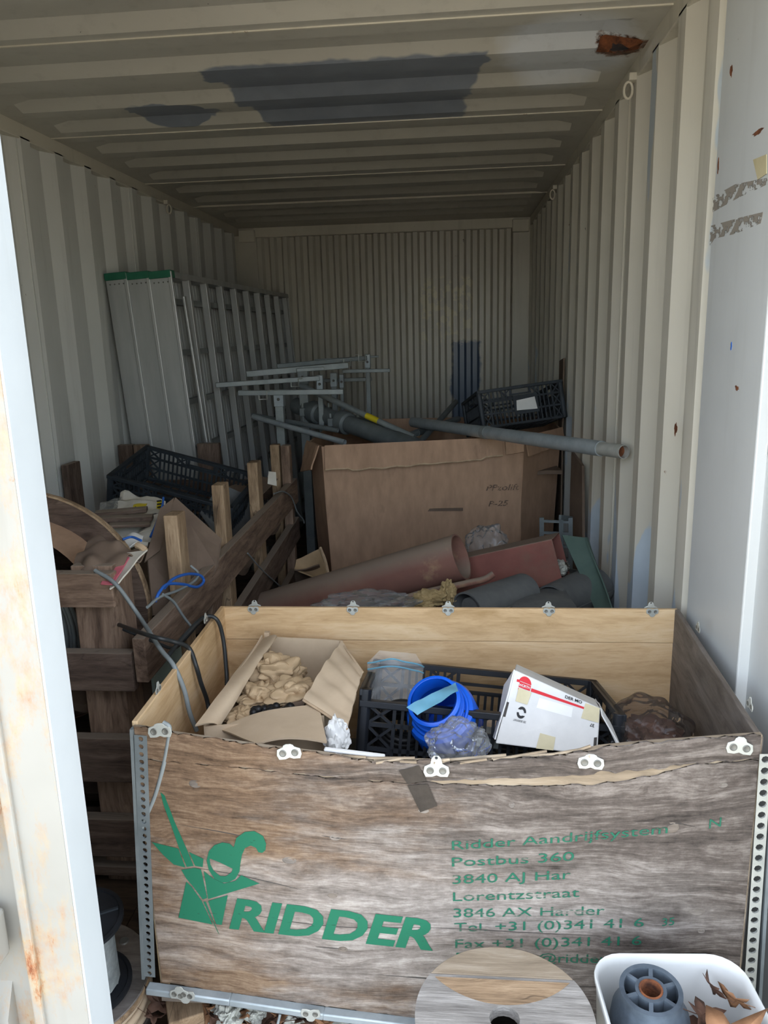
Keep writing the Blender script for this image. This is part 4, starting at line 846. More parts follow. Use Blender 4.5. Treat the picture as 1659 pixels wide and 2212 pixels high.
# --- white printed carton
wc = thing('white_carton', 'tilted white carton with red printed emblem and stripe on the black crate', 'box', (0.7684,0.6200,0.5782))
F0, F1, F2, F3 = V((0.6501,0.5650,0.6348)), V((0.8710,0.5650,0.6099)), V((0.8849,0.6200,0.6954)), V((0.6983,0.6600,0.7669))
nb = V(0.10, 0.94, -0.33).normalized() * 0.16
mb = MB(); mb.add([F0, F1, F2, F3, F0 + nb, F1 + nb, F2 + nb, F3 + nb], [(0, 1, 2, 3), (7, 6, 5, 4), (0, 3, 7, 4), (1, 5, 6, 2), (0, 4, 5, 1), (3, 2, 6, 7)]); mb.build('carton_body', 'white_card', wc, smooth=None, bevel=0.003)
fx = (F1 - F0); fn_ = (F1 - F0).cross(F3 - F0).normalized()
def onf(u, v, lift=0.0012): return F0 * (1 - u) * (1 - v) + F1 * u * (1 - v) + F2 * u * v + F3 * (1 - u) * v + fn_ * lift
def fdec(uv, mat, name, lift=0.0012, label=None):
    pts = [onf(u, v, lift) for u, v in uv]; n = len(pts); c = sum(pts, V(0, 0, 0)) / n
    tri = geometry.tessellate_polygon([[Vector((u, v, 0)) for u, v in uv]]); return MB().add(pts, [tuple(t) for t in tri]).build(name, mat, wc, smooth=None, label=label, fix=False)
MB().shell(quad(F2, V((0.8845,0.6000,0.6891)) + V(0, 0, 0), V((0.9185,0.5600,0.6318)), V((0.9074,0.6200,0.6620)), 0.003, 20), 6, 6, 0.003).build('flap', 'white_card', wc, label='open end flap')
MB().shell(quad(F2 + nb, F2, V((0.9168,0.5700,0.6282)), V((0.9454,0.6800,0.5831)), 0.004, 14), 8, 8, 0.003).build('flap', 'white_card', wc, label='end flap hanging down')
MB().shell(quad(F0 + V(0, -0.001, 0.01), F3, V((0.6784,0.7000,0.7095)), V((0.6490,0.6200,0.6196)), 0.003, 14), 6, 6, 0.003).build('flap', 'white_card', wc, label='narrow left flap')
# print: red emblem, stripe, words, recycling sign
def fpt(px): return px
def ell(cu, cv, ru, rv, a0, a1, n=14): return [(cu + ru * math.cos(a0 + (a1 - a0) * k / n), cv + rv * math.sin(a0 + (a1 - a0) * k / n)) for k in range(n + 1)]
fdec(ell(0.145, 0.875, 0.072, 0.10, PI * 0.04, PI * 0.96), 'print_r', 'red_emblem', label='red round emblem')
fdec(ell(0.155, 0.80, 0.072, 0.10, PI * 1.04, PI * 1.96), 'print_r', 'red_emblem')
fdec([(0.085, 0.80), (0.215, 0.80), (0.215, 0.88), (0.085, 0.88)], 'print_r', 'red_emblem')
fdec([(0.225, 0.80), (0.82, 0.845), (0.82, 0.885), (0.225, 0.85)], 'print_r', 'red_stripe')
fdec([(0.05, 0.86), (0.085, 0.865), (0.085, 0.90), (0.05, 0.895)], 'print_r', 'red_mark')
def fl_text(body, u0, v0, u1, v1, h, mat, bold=0.0, flip=False, lift=0.002, label=None):
    a, b = onf(u0, v0, lift), onf(u1, v1, lift); up = (onf(u0, v0 + h, lift) - a)
    if flip: a, b, up = b + up, a + up, -up
    lettering(body, a, b, up, bold, 0, (0, 0, 0)).build('lettering', mat, wc, smooth=None, label=label, fix=False)
fl_text('W\u00dcRTH', 0.085, 0.815, 0.205, 0.825, 0.035, 'white_card', 0.02, lift=0.0022, label='white lettering on the red emblem')
fl_text('DER MO', 0.60, 0.905, 0.79, 0.925, 0.05, 'print_k', 0.02, label='black lettering DER MO')
fl_text('37', 0.90, 0.56, 0.945, 0.56, 0.06, 'print_k', 0.02, True, label='upside-down number 37')
fl_text('DER GR\u00dcNE PUNKT', 0.115, 0.335, 0.245, 0.335, 0.03, 'print_k', 0, True)
rs = MB(); cu, cv = 0.18, 0.47
for s0 in (0, PI):
    k1 = ell(cu, cv, 0.048, 0.085, s0 + 0.1, s0 + PI * 0.86, 12); k2 = ell(cu, cv, 0.026, 0.045, s0 + PI * 0.7, s0 + 0.1, 12); pl = k1 + k2
    rs.add([onf(u, v, 0.0014) for u, v in pl], [tuple(t) for t in geometry.tessellate_polygon([[Vector((u, v, 0)) for u, v in pl]])])
rs.build('recycling_sign', 'print_k', wc, smooth=None, label='black round two-arrow recycling sign', fix=False)
for uv in ([(0.09, 0.60), (0.22, 0.60), (0.235, 0.79), (0.09, 0.79)], [(0.40, 0.0), (0.57, 0.0), (0.57, 0.22), (0.41, 0.24)], [(0.80, 0.66), (0.99, 0.68), (0.99, 0.99), (0.83, 0.97)]): fdec(uv, 'tape_y', 'tape', 0.0018, 'yellowed tape')
fdec([(0.32, 0.60), (0.70, 0.62), (0.70, 0.80), (0.33, 0.755)], 'paper_w', 'address_label', 0.0012)
for uv in ([(0.005, 0.36), (0.03, 0.36), (0.03, 0.56), (0.005, 0.56)], [(0.955, 0.10), (0.985, 0.12), (0.985, 0.38), (0.955, 0.36)]): fdec(uv, 'tape_shade', 'slot', 0.001)
# --- small metal box and bits
mbx = thing('metal_box', 'small grey metal box between the blue keg and the white carton', 'box', (0.6301,0.6200,0.6122))
p = V((0.6331,0.6400,0.6080)); MB().box((0.06, 0.05, 0.03), Matrix.Translation(p) @ Matrix.Rotation(0.15, 4, 'Z') @ Matrix.Rotation(0.2, 4, 'Y')).build('box_body', 'galv_d', mbx, bevel=0.003)
MB().box((0.014, 0.004, 0.01), Matrix.Translation(p + V(-0.01, -0.027, 0.005))).build('catch', 'zinc', mbx)
o = MB().shell(quad((0.6334,0.7000,0.6132), (0.6673,0.7200,0.6214), (0.6673,0.6800,0.5947), (0.6426,0.6600,0.5970), 0.012, 30), 6, 6, 0.002).build('paper_scrap', 'board_e', smooth=20); tag(o, 'small brown paper scrap tucked beside the white carton', 'paper')
# --- dark bag at the right
bag('smoky_bag', 'smoky see-through bag of brown stuff in the right corner of the plywood crate', (1.0021,0.6600,0.6133), (0.105, 0.10, 0.075), 13, 'film_d', 0.35)
o = MB().ico((1.0060,0.6700,0.5843), (0.085, 0.08, 0.05), 4, crumple(17, 0.5, 2.4)).build('brown_filling', 'leaf_d', smooth=30); tag(o, 'brown lump inside the smoky bag', 'filling')
# --- loose junk that fills the crate below the visible things
o = MB().mm((0.10, 0.37, 0.15), (1.09, 0.97, 0.42)).build('folded_tarpaulin', 'felt', bevel=0.02); tag(o, 'folded grey tarpaulin filling the bottom of the plywood crate', 'tarpaulin')

# ================================================================ slatted timber stillage on the left
st = thing('timber_stillage', 'tall slatted timber bin along the left wall, full of junk', 'bin', (-0.70, 1.85, 0))
def post(p, w, d, z0, z1, mat='timber', lab=None):
    return board('post', mat, st, (p[0], p[1], z0), (p[0], p[1], z1), d, w, (1, 0, 0), 0.004, lab)
post((-0.385, 0.925), 0.115, 0.115, 0.0, 0.95, 'timber')
for (y, zt, mt) in ((1.26, 1.0, 'timber_l'), (1.74, 1.0, 'timber_l'), (2.24, 1.0, 'timber_l')): post((-0.298, y), 0.045, 0.075, 0.0, zt, mt)
post((-0.325, 2.77), 0.045, 0.05, 0.0, 1.0, 'timber_l'); post((-0.272, 2.77), 0.045, 0.05, 0.0, 0.995, 'timber')
post((-0.69, 2.845), 0.115, 0.04, 0.0, 1.0, 'timber_d'); post((-1.125, 2.84), 0.08, 0.04, 0.0, 1.0, 'timber_d'); post((-1.04, 2.83), 0.075, 0.04, 0.0, 1.0, 'timber')
post((-1.135, 2.26), 0.03, 0.12, 0.0, 1.0, 'timber_d'); post((-1.135, 1.5), 0.03, 0.10, 0.0, 0.95, 'timber_d')
# front slats
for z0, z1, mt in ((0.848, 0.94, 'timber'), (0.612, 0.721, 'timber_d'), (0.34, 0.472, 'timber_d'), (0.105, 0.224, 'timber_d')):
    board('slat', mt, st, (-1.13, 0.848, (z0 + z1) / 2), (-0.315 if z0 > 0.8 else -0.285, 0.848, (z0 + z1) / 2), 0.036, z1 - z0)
# side rails
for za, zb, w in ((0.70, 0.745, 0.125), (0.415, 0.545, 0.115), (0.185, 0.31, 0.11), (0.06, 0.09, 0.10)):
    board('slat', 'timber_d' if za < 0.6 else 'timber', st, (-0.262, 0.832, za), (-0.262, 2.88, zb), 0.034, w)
for z in (0.30, 0.62): board('slat', 'timber_d', st, (-1.15, 0.9, z), (-1.15, 2.85, z), 0.02, 0.11)
for z in (0.25, 0.50, 0.75): board('slat', 'timber_d', st, (-1.15, 2.875, z), (-0.27, 2.875, z), 0.02, 0.11)
board('brace', 'timber', st, (-0.292, 1.30, 0.30), (-0.292, 1.62, 0.66), 0.02, 0.09, label='diagonal timber brace')
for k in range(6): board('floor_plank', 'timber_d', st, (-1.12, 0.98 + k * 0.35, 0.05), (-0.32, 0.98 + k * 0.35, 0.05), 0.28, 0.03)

# --- drum with cardboard-lined flange inside the stillage
dm = thing('cable_drum', 'large wooden cable drum at the near left end of the timber bin', 'cable drum', (-0.80, 1.22, 0.10))
dc = V(-0.77, 1.20, 0.70); Md = axisM(dc, (0.05, -1, 0.03), (1, 0, 0)); RR = 0.375
MB().ring([(RR, -0.022), (RR, 0.0), (0.05, 0.0), (0.05, -0.022)], 56, Md).build('rear_flange', 'timber_d', dm)
MB().ring([(RR + 0.001, -0.025), (RR + 0.006, -0.022), (RR + 0.006, 0.0), (RR + 0.001, 0.003)], 56, Md).build('flange_rim', 'timber_l', dm)
MB().lathe([(RR - 0.075, 0.0), (RR - 0.075, 0.16)], 56, Md, False).build('cardboard_wrap', 'board', dm, label='brown cardboard wrap round the core')
MB().ring([(RR - 0.13, 0.16), (RR - 0.13, 0.18), (0.05, 0.18), (0.05, 0.16)], 48, Md).build('front_flange', 'timber_d', dm)
# --- grey cable coil in front of it
ck = thing('cable_coil', 'coil of grey ribbed cable leaning inside the near corner of the timber bin', 'cable', (-0.66, 0.94, 0.55))
Mc = axisM(V(-0.77, 0.985, 0.70), (0.05, -1, 0.05))
for k in range(5): MB().ring([(0.215 + 0.011 * k + 0.006 * math.cos(a), 0.004 * (k % 2) + 0.006 * math.sin(a)) for a in [2 * PI * i / 6 for i in range(6)]], 48, Mc).build('cable_turn', 'wire_g', ck, smooth=60)
# --- torn sack with red print over the corner
sk = thing('torn_sack', 'dusty torn paper sack with red print slumped over the corner of the timber bin', 'sack', (-0.36, 0.95, 0.95))
MB().shell(quad((-0.4407,0.8600,0.9404), (-0.3201,0.8400,0.9268), (-0.2843,1.0000,0.9596), (-0.4699,1.0600,0.9608), 0.055, 17, lambda u, v: 0.02 * math.sin(PI * u) * math.sin(PI * v)), 30, 30, 0.004).build('sack_top', 'board_d', sk, smooth=40)
MB().shell(quad((-0.3187,0.8200,0.9034), (-0.2969,0.8300,0.9176), (-0.2653,0.9600,0.9643), (-0.3371,0.9500,0.9595), 0.010, 14), 12, 18, 0.004).build('sack_side', 'paper', sk, smooth=40, label='crinkled white side')
MB().shell(quad((-0.3394,0.8200,0.9158), (-0.3077,0.8180,0.9166), (-0.3036,0.9250,0.9551), (-0.3482,0.9400,0.9598), 0.006, 14), 8, 12, 0.004).build('red_print', 'pink', sk, smooth=40)
MB().tube(spline([(-0.3015,0.9750,0.9759), (-0.2846,0.9650,0.9734), (-0.2731,0.9600,0.9644)], 4), 0.009, 8).build('sack_lip', 'board_e', sk)
# --- rubbish on top of the bin
def scrap(name, mat, label, cat, a, b, c, d, cr=0.01, fr=14, th=0.003, nu=8, nv=8, group=None, smooth=25):
    o = MB().shell(quad(a, b, c, d, cr, fr), nu, nv, th).build(name, mat, smooth=smooth); return tag(o, label, cat, group)
random.seed(21)
bagm = [('dusty white rubbish sheet at the top of the heap in the timber bin', (-0.7115,1.7000,0.8999), (-0.4899,1.6200,0.9104), (-0.5564,1.8500,0.9193), (-0.7462,1.9000,0.9326), 'paper'), ('crumpled grey film beside the heap of papers in the timber bin', (-0.7521,1.7000,0.9054), (-0.6886,1.7000,0.9139), (-0.7303,1.8500,0.9317), (-0.7865,1.8500,0.9322), 'film'),
        ('grey paper sheet under the black slats in the timber bin', (-0.6120,1.4500,0.8736), (-0.4431,1.4500,0.8893), (-0.4730,1.6000,0.9184), (-0.6715,1.6000,0.9025), 'paper'), ('pale torn sheet low in the paper heap of the timber bin', (-0.5235,1.3300,0.8588), (-0.4215,1.3300,0.8711), (-0.4507,1.5000,0.8927), (-0.5835,1.5000,0.8850), 'paper'),
        ('small white scrap by the blue wire in the timber bin', (-0.4657,1.2500,0.8891), (-0.4173,1.2500,0.8935), (-0.4393,1.3500,0.8967), (-0.4974,1.3500,0.8922), 'paper_w')]
for lb, a, b, c, d, mt in bagm: scrap('paper_sheet', mt, lb, 'paper', a, b, c, d, 0.03, 16, 0.003, 12, 10, 'papers in the timber bin')
for k, (a, b, w) in enumerate((((-0.6965,1.5500,0.9315), (-0.5258,1.6000,0.9357), 0.03), ((-0.6823,1.5000,0.9234), (-0.4876,1.5500,0.9170), 0.035), ((-0.6026,1.4500,0.9142), (-0.4773,1.5000,0.9060), 0.02))):
    o = board('timber_strip', 'timber_d', None, a, b, 0.05, w * 0.5); tag(o, ('upper dark strip of wood lying over papers in the timber bin', 'middle broad dark strip of wood over papers in the timber bin', 'lowest short dark strip of wood over papers in the timber bin')[k], 'strip', 'dark strips in the timber bin')
ty = thing('warning_tape', 'yellow and black warning tape scrap on the paper heap', 'tape', (-0.5911,1.6800,0.9178))
MB().shell(quad((-0.6095,1.6600,0.9138), (-0.5620,1.6600,0.9170), (-0.5742,1.7200,0.9298), (-0.6244,1.7200,0.9266), 0.01, 24), 8, 6, 0.002).build('tape_band', 'yellow', ty, smooth=30)
for k in range(3): MB().shell(quad(V((-0.6019,1.6550,0.9167)) + V(0.012 * k, -0.006, 0), V((-0.5949,1.6550,0.9166)) + V(0.012 * k, -0.006, 0), V((-0.6040,1.7050,0.9263)) + V(0.012 * k, -0.006, 0), V((-0.6111,1.7050,0.9263)) + V(0.012 * k, -0.006, 0), 0.0), 2, 2, 0.002).build('black_stripe', 'rubber', ty)
tz = thing('warning_tape', 'upright yellow warning tape scrap beside the dark leaning cardboard', 'tape', (-0.4791,1.6000,0.9438))
MB().shell(quad((-0.4914,1.6000,0.9388), (-0.4683,1.6000,0.9319), (-0.4682,1.6000,0.9690), (-0.4855,1.6000,0.9658), 0.004, 24), 4, 6, 0.002).build('tape_band', 'yellow', tz)
for k in range(3): MB().bar(V((-0.4857,1.5950,0.9433)) + V(0, 0, 0.011 * k), V((-0.4691,1.5950,0.9398)) + V(0, 0, 0.011 * k + 0.006), 0.002, 0.005).build('black_stripe', 'rubber', tz)
# leaning cardboard sheets
def card(label, poly, mat, th=0.006, y=None):
    pts = [V(p) for p in poly]; c = sum(pts, V(0, 0, 0)) / len(pts); n = (pts[1] - pts[0]).cross(pts[2] - pts[0]).normalized()
    m = len(pts); vs = [p + n * th / 2 for p in pts] + [p - n * th / 2 for p in pts]
    o = MB().add(vs, [tuple(range(m)), tuple(range(m, 2 * m))[::-1]] + [(i, m + i, m + (i + 1) % m, (i + 1) % m) for i in range(m)]).build('cardboard_sheet', mat, smooth=None); return tag(o, label, 'cardboard', 'cardboard in the timber bin')
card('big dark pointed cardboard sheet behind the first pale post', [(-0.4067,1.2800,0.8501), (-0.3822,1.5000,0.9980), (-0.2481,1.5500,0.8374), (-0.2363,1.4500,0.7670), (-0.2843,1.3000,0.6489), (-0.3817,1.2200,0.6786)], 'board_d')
card('narrow curved cardboard edge leaning on the big dark sheet', [(-0.4000,1.2400,0.8469), (-0.4073,1.4200,0.9761), (-0.3779,1.4800,1.0006), (-0.3719,1.3000,0.8672)], 'board_d')
card('grey-green cardboard sheet leaning between the pale posts', [(-0.5246,2.1500,0.7935), (-0.4883,2.3500,0.8819), (-0.3278,2.4500,0.7731), (-0.3384,2.4000,0.6192), (-0.4034,2.1000,0.6382)], 'felt')
card('dark sheet lying flat near the far end of the timber bin', [(-0.5356,2.4500,0.8300), (-0.3724,2.6000,0.8664), (-0.2822,2.6000,0.8541), (-0.3265,2.4000,0.8058)], 'board_d')
card('small white card stuck upright behind the third pale post', [(-0.2711,2.3500,0.8799), (-0.2294,2.3500,0.8689), (-0.2299,2.3500,0.9322), (-0.2634,2.3500,0.9368)], 'paper', 0.002)
# upturned dark crate in the bin
Mq = frame(V((-0.6921,2.2500,0.8679)) + V(0.02, 0.12, -0.10), V(0.92, -0.05, -0.24), (0.25, -0.25, 1))
lattice_crate('plastic_crate', 'dusty black plastic crate lying on the heap in the timber bin', Mq, 0.56, 0.36, 0.17, 'black_d', (18, 12))
# filling of the bin below
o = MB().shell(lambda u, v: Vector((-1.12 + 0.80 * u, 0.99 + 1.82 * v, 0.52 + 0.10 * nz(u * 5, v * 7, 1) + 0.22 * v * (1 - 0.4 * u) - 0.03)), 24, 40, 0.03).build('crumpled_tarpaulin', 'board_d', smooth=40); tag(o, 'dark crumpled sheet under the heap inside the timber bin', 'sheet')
# greenish board seen through the slats
o = MB().mm((-0.305, 0.985, 0.12), (-0.297, 1.215, 0.70)).build('hard_board', 'greenboard'); tag(o, 'pale green hardboard standing inside the slats of the timber bin', 'board')

# ================================================================ three aluminium platforms leaning on the left wall
PL = 2.52; PHT = 1.86; TH = 0.112
def platform(label, M):
    # own frame: y along, z up the leaning face, x thickness (0 = open ribbed side)
    r = thing('aluminium_platform', label, 'platform', M=M, group='aluminium platforms on the left wall')
    def b(mb, name, mat, bev=0.0, lab=None): return mb.build(name, mat, r, M, None, bev, lab)
    b(MB().mm((-TH, 0, 0), (0, 0.006, PHT)), 'end_plate', 'alu'); b(MB().mm((-TH, PL - 0.006, 0), (0, PL, PHT)), 'end_plate', 'alu')
    b(MB().mm((-0.012, -0.010, 0), (0.006, 0.006, PHT)), 'edge_lip', 'alu', 0.003, 'bright rolled edge')
    b(MB().mm((-TH, 0.0, PHT - 0.03), (0, PL, PHT)), 'top_rail', 'alu'); b(MB().mm((-TH, 0.0, 0), (0, PL, 0.03)), 'bottom_rail', 'alu_d')
    b(MB().mm((-TH - 0.001, -0.012, PHT - 0.03), (0.003, 0.05, PHT + 0.006)), 'end_cap', 'green', 0.003, 'green plastic top cap')
    mb = MB(); n = 60
    pr = [(-TH + 0.008 + (0.012 if (i % 4) in (1, 2) else 0), 0.01 + (PL - 0.02) * i / (4 * n)) for i in range(4 * n + 1)]
    mb.add([(x, y, z) for z in (0.03, PHT - 0.03) for x, y in pr], [(i, i + 1, len(pr) + i + 1, len(pr) + i) for i in range(len(pr) - 1)]); b(mb, 'ribbed_deck', 'alu')
    for k in range(1, 10):
        y = 0.02 + k * (PL - 0.04) / 9.0 - 0.03; b(MB().mm((-0.04, y - 0.018, 0.03), (-0.002, y + 0.018, PHT - 0.03)), 'cross_rib', 'alu', 0.002)
    for k in range(7):
        z = 0.16 + k * 0.26; b(MB().mm((-0.075, 0.01, z - 0.015), (-0.042, PL - 0.01, z + 0.015)), 'stringer', 'alu_d')
    for k in range(4): b(MB().lathe([(0.004, 0), (0.003, 0.003)], 8, Matrix.Translation((-TH + 0.02 + k * 0.024, -0.001, PHT - 0.05)) @ Matrix.Rotation(PI / 2, 4, 'X')), 'rivet', 'zinc_d')
    return r
def leanM(xb, xt, y0, xt2):
    # bottom at xb on the floor, top at xt; turned a little so that the far end is at xt2
    z = V(xt - xb, 0, PHT).normalized(); y = V((xt2 - xt), PL, 0).normalized(); x = y.cross(z).normalized(); y = z.cross(x)
    return Matrix(((x.x, y.x, z.x, xb), (x.y, y.y, z.y, y0), (x.z, y.z, z.z, 0.0), (0, 0, 0, 1)))
p0 = platform('aluminium ribbed platform nearest the middle, its open ribs in full view', leanM(-0.735, -0.842, 2.92, -0.775))
p0['group'] = 'aluminium platforms on the left wall'
clone_tree(p0, leanM(-0.735 - TH - 0.006, -0.842 - TH - 0.006, 2.93, -0.775 - TH - 0.006), 'middle one of the three leaning aluminium platforms')
clone_tree(p0, leanM(-0.735 - 2 * TH - 0.012, -0.842 - 2 * TH - 0.012, 2.935, -0.775 - 2 * TH - 0.012), 'aluminium platform leaning against the left wall behind the other two')
o = board('aluminium_bar', 'alu', None, V((-0.8047,2.9900,1.7370)) + V(0, 0, 0), V((-0.7434,2.9900,0.9860)), 0.012, 0.036, (0, 1, 0)); tag(o, 'loose aluminium bar propped in front of the first platform ribs', 'bar')
# ================================================================ galvanised bracket stands behind the box
def stand(label, bars, posts, clips, group='galvanised bracket stands'):
    r = thing('bracket_stand', label, 'stand', (V(posts[0][0]) + V(0, 0, 0)) * 1.0 if False else (posts[0][0][0], posts[0][0][1], 0), group)
    for a, b, w in bars: MB().bar(a, b, w, w).build('cross_bar', 'galv_d', r, bevel=0.003)
    for p, w in posts:
        MB().mm((p[0] - w / 2, p[1] - w / 2, 0.0), (p[0] + w / 2, p[1] + w / 2, p[2])).build('post', 'galv_d', r, bevel=0.003)
        MB().mm((p[0] - w / 2 - 0.004, p[1] - w / 2 - 0.004, p[2] - 0.07), (p[0] + w / 2 + 0.004, p[1] + w / 2 + 0.004, p[2] + 0.02)).build('post_bracket', 'galv', r, bevel=0.002)
        MB().lathe([(0.008, 0), (0.008, 0.006), (0.004, 0.01)], 10, Matrix.Translation((p[0], p[1] - w / 2 - 0.004, p[2] - 0.03)) @ Matrix.Rotation(PI / 2, 4, 'X')).build('bolt', 'zinc_d', r)
        MB().mm((p[0] - 0.07, p[1] - 0.07, 0), (p[0] + 0.07, p[1] + 0.07, 0.008)).build('foot_plate', 'galv_d', r)
    for p in clips:
        p = V(p); u = 0.028; MB().tube([p + V(-u * 1.6, 0, u), p + V(-u * 0.8, 0, u), p + V(-u * 0.8, 0, -u * 0.6), p + V(u * 0.8, 0, -u * 0.6), p + V(u * 0.8, 0, u), p + V(u * 1.6, 0, u)], 0.004, 6).build('wire_clip', 'zinc', r)
    return r
stand('bracket stand with the long mottled top bar and a square wire clip', [((-0.6721,3.6000,1.3104), (-0.0752,3.7500,1.3425), 0.036), ((-0.1321,3.9000,1.3004), (0.1699,3.9000,1.2994), 0.022)], [((-0.3412,3.6800,1.3129), 0.055)], [(-0.2562,3.6600,1.2982)])
stand('bracket stand with the longest pale bar reaching left over the platforms', [((-0.7868,3.3500,1.2633), (-0.2127,3.5000,1.2816), 0.028), ((-0.3368,3.4500,1.3318), (-0.1830,3.5000,1.3366), 0.02)], [((-0.2136,3.5200,1.2778), 0.03)], [(-0.3490,3.4500,1.2557)])
stand('lowest bracket stand with a short bar left of the wide box', [((-0.6156,3.2000,1.2268), (-0.0389,3.2500,1.2191), 0.028)], [((-0.3970,3.2400,1.2169), 0.046)], [(-0.4793,3.2000,1.2064)])
stand('rearmost bracket stand with stacked clamps under a high double bar', [((-0.5974,4.1000,1.3343), (-0.0208,4.3000,1.3684), 0.028), ((-0.3362,4.4000,1.2171), (-0.0008,4.4000,1.2195), 0.024), ((-0.3773,4.3000,1.3613), (0.0520,4.4000,1.3729), 0.014)], [((-0.2355,4.2000,1.2576), 0.036), ((-0.0199,4.3500,1.3699), 0.03), ((-0.1969,4.3000,1.2420), 0.022)], [(-0.1348,4.1500,1.3397), (-0.0410,4.2000,1.3660)])

# ================================================================ wide cardboard bin at the back right
ob = thing('cardboard_bin', 'very wide dusty cardboard bin with folded-down rim and pencil marks', 'box', (0.5, 3.3, 0))
RIM = [V(-0.075, 2.70, 0.995), V(0.905, 2.86, 1.005), V(1.135, 3.20, 1.005), V(1.135, 3.72, 1.0), V(0.95, 3.98, 0.99), V(0.0, 3.95, 0.99), V(-0.19, 3.72, 0.99), V(-0.175, 2.93, 0.99)]
FT = [V(p.x * 0.96 + 0.02, 2.75 + (p.y - 2.70) * 0.97, 0.0) for p in RIM]; FT[2].x = 1.08; FT[3].x = 1.09
def side(i, name, lab=None):
    a, b = RIM[i], RIM[(i + 1) % 8]; fa, fb = FT[i], FT[(i + 1) % 8]
    return MB().shell(quad(fa, fb, b, a, 0.010, 3.0), 14, 16, 0.010).build(name, 'board', ob, smooth=40, label=lab)
fs_ = side(0, 'front_side', 'broad front side')
for i in range(1, 8): side(i, 'side')
MB().prism([(p.x, p.y) for p in FT], 0.01, Matrix.Translation((0, 0, 0.001))).build('bottom', 'board', ob, smooth=None)
# turned-down rim flaps with torn lower edges
def rimflap(a, b, h0, h1, out, n=26, rag=0.006, seed=0):
    a, b = V(a), V(b)
    def fn(u, v):
        hh = (h0 + (h1 - h0) * u) + rag * nz(u * 14, seed, 2) + (0.012 if 0.14 < u < 0.9 and seed == 1 else 0)
        return a + (b - a) * u + V(0, 0, 0.006 - hh * v) + V(out[0], out[1], 0) * (0.009 + 0.022 * v + 0.006 * nz(u * 5, v * 2, seed))
    return MB().shell(fn, n, 6, 0.007)
nf = V(0.16, -0.99, 0)
rimflap(RIM[0] + V(0.01, 0, 0), V(0.80, 2.843, 1.004), 0.115, 0.085, nf, seed=1).build('rim_flap', 'board', ob, smooth=40, label='long folded-down front flap')
rimflap(V(0.815, 2.846, 1.004), RIM[1] + V(0.0, 0, 0), 0.085, 0.075, nf, 6, seed=2).build('rim_flap', 'board', ob, smooth=40)
rimflap(RIM[1] + V(0.004, 0.004, 0), RIM[2], 0.10, 0.085, V(0.8, -0.6, 0), 12, seed=3).build('rim_flap', 'board', ob, smooth=40)
rimflap(RIM[7], RIM[0], 0.16, 0.115, V(-0.9, -0.4, 0) * 2.0, 10, seed=4).build('rim_flap', 'board', ob, smooth=40, label='torn left corner flap')
a = RIM[0] + V(0.01, 0, 0); b = V(0.80, 2.843, 1.004)
MB().tube([a + (b - a) * (i / 40) + V(0, 0, 0.004 - (0.115 - 0.03 * i / 40) - 0.006 * nz(i / 40 * 14, 1, 2) - (0.012 if 0.14 < i / 40 < 0.9 else 0)) + nf * 0.033 for i in range(41)], 0.0045, 5).build('torn_edge', 'board_e', ob)
# handwriting and scuff on the front
def onb(p): return Vector((p.x, 0, p.z)) + V(0, 2.735 + (p.x + 0.075) * 0.163 - 0.018 + (1 - p.z) * 0.045, 0)
lettering('PPzolift', (0.7236,2.8200,0.7437), (0.8895,2.8300,0.7450), V(0, 0, 0.03), 0.004, 0.25, (0, 0, 0)).build('handwriting', 'pencil', fs_, smooth=None, label='pencilled letters', fix=False)
lettering('B-25', (0.7357,2.8250,0.6616), (0.8353,2.8300,0.6646), V(0, 0, 0.028), 0.004, 0.25, (0, 0, 0)).build('handwriting', 'pencil', fs_, smooth=None, label='pencilled B-25', fix=False)
MB().shell(quad((0.2635,2.7850,0.6595), (0.6078,2.8050,0.6598), (0.6077,2.8050,0.6455), (0.2632,2.7850,0.6451), 0.0), 6, 2, 0.003).build('crease', 'board_d', fs_, label='dark horizontal crease')
# what the bin holds: a bed of dark pipe ends
def rod(name, label, cat, p0, p1, r, mat, hollow=True, group=None):
    o = (MB().pipe(p0, p1, r, max(0.0025, r * 0.12)) if hollow else MB().tube([p0, p1], r, 14)).build(name, mat, smooth=45); return tag(o, label, cat, group)
g = 'pipes in the cardboard bin'
# long pipe sticking out to the right, with swaged end
lp = thing('steel_pipe', 'long thick grey pipe jutting out of the bin towards the right wall', 'pipe', (0.6, 2.6, 0.97), 'pipes in the cardboard bin')
e0, e1 = V((0.3327,3.4500,1.0222)), V((1.1642,1.7800,1.0923)); dd = (e1 - e0).normalized()
MB().pipe(e0, e1 - dd * 0.13, 0.029, 0.004, 24).build('pipe_body', 'galv', lp)
MB().pipe(e1 - dd * 0.14, e1, 0.0255, 0.003, 24).build('bright_end', 'zinc', lp, label='bright swaged pipe end')
MB().lathe([(0.022, -0.03), (0.0215, -0.025)], 20, axisM(e1, dd)).build('rusty_bore', 'rust', lp, label='rusty inside of the pipe end')
MB().ring([(0.031, -0.02), (0.032, 0.0), (0.031, 0.02), (0.028, 0.02), (0.028, -0.02)], 24, axisM(e0 + (e1 - e0) * 0.46, dd)).build('pipe_joint', 'galv_d', lp)
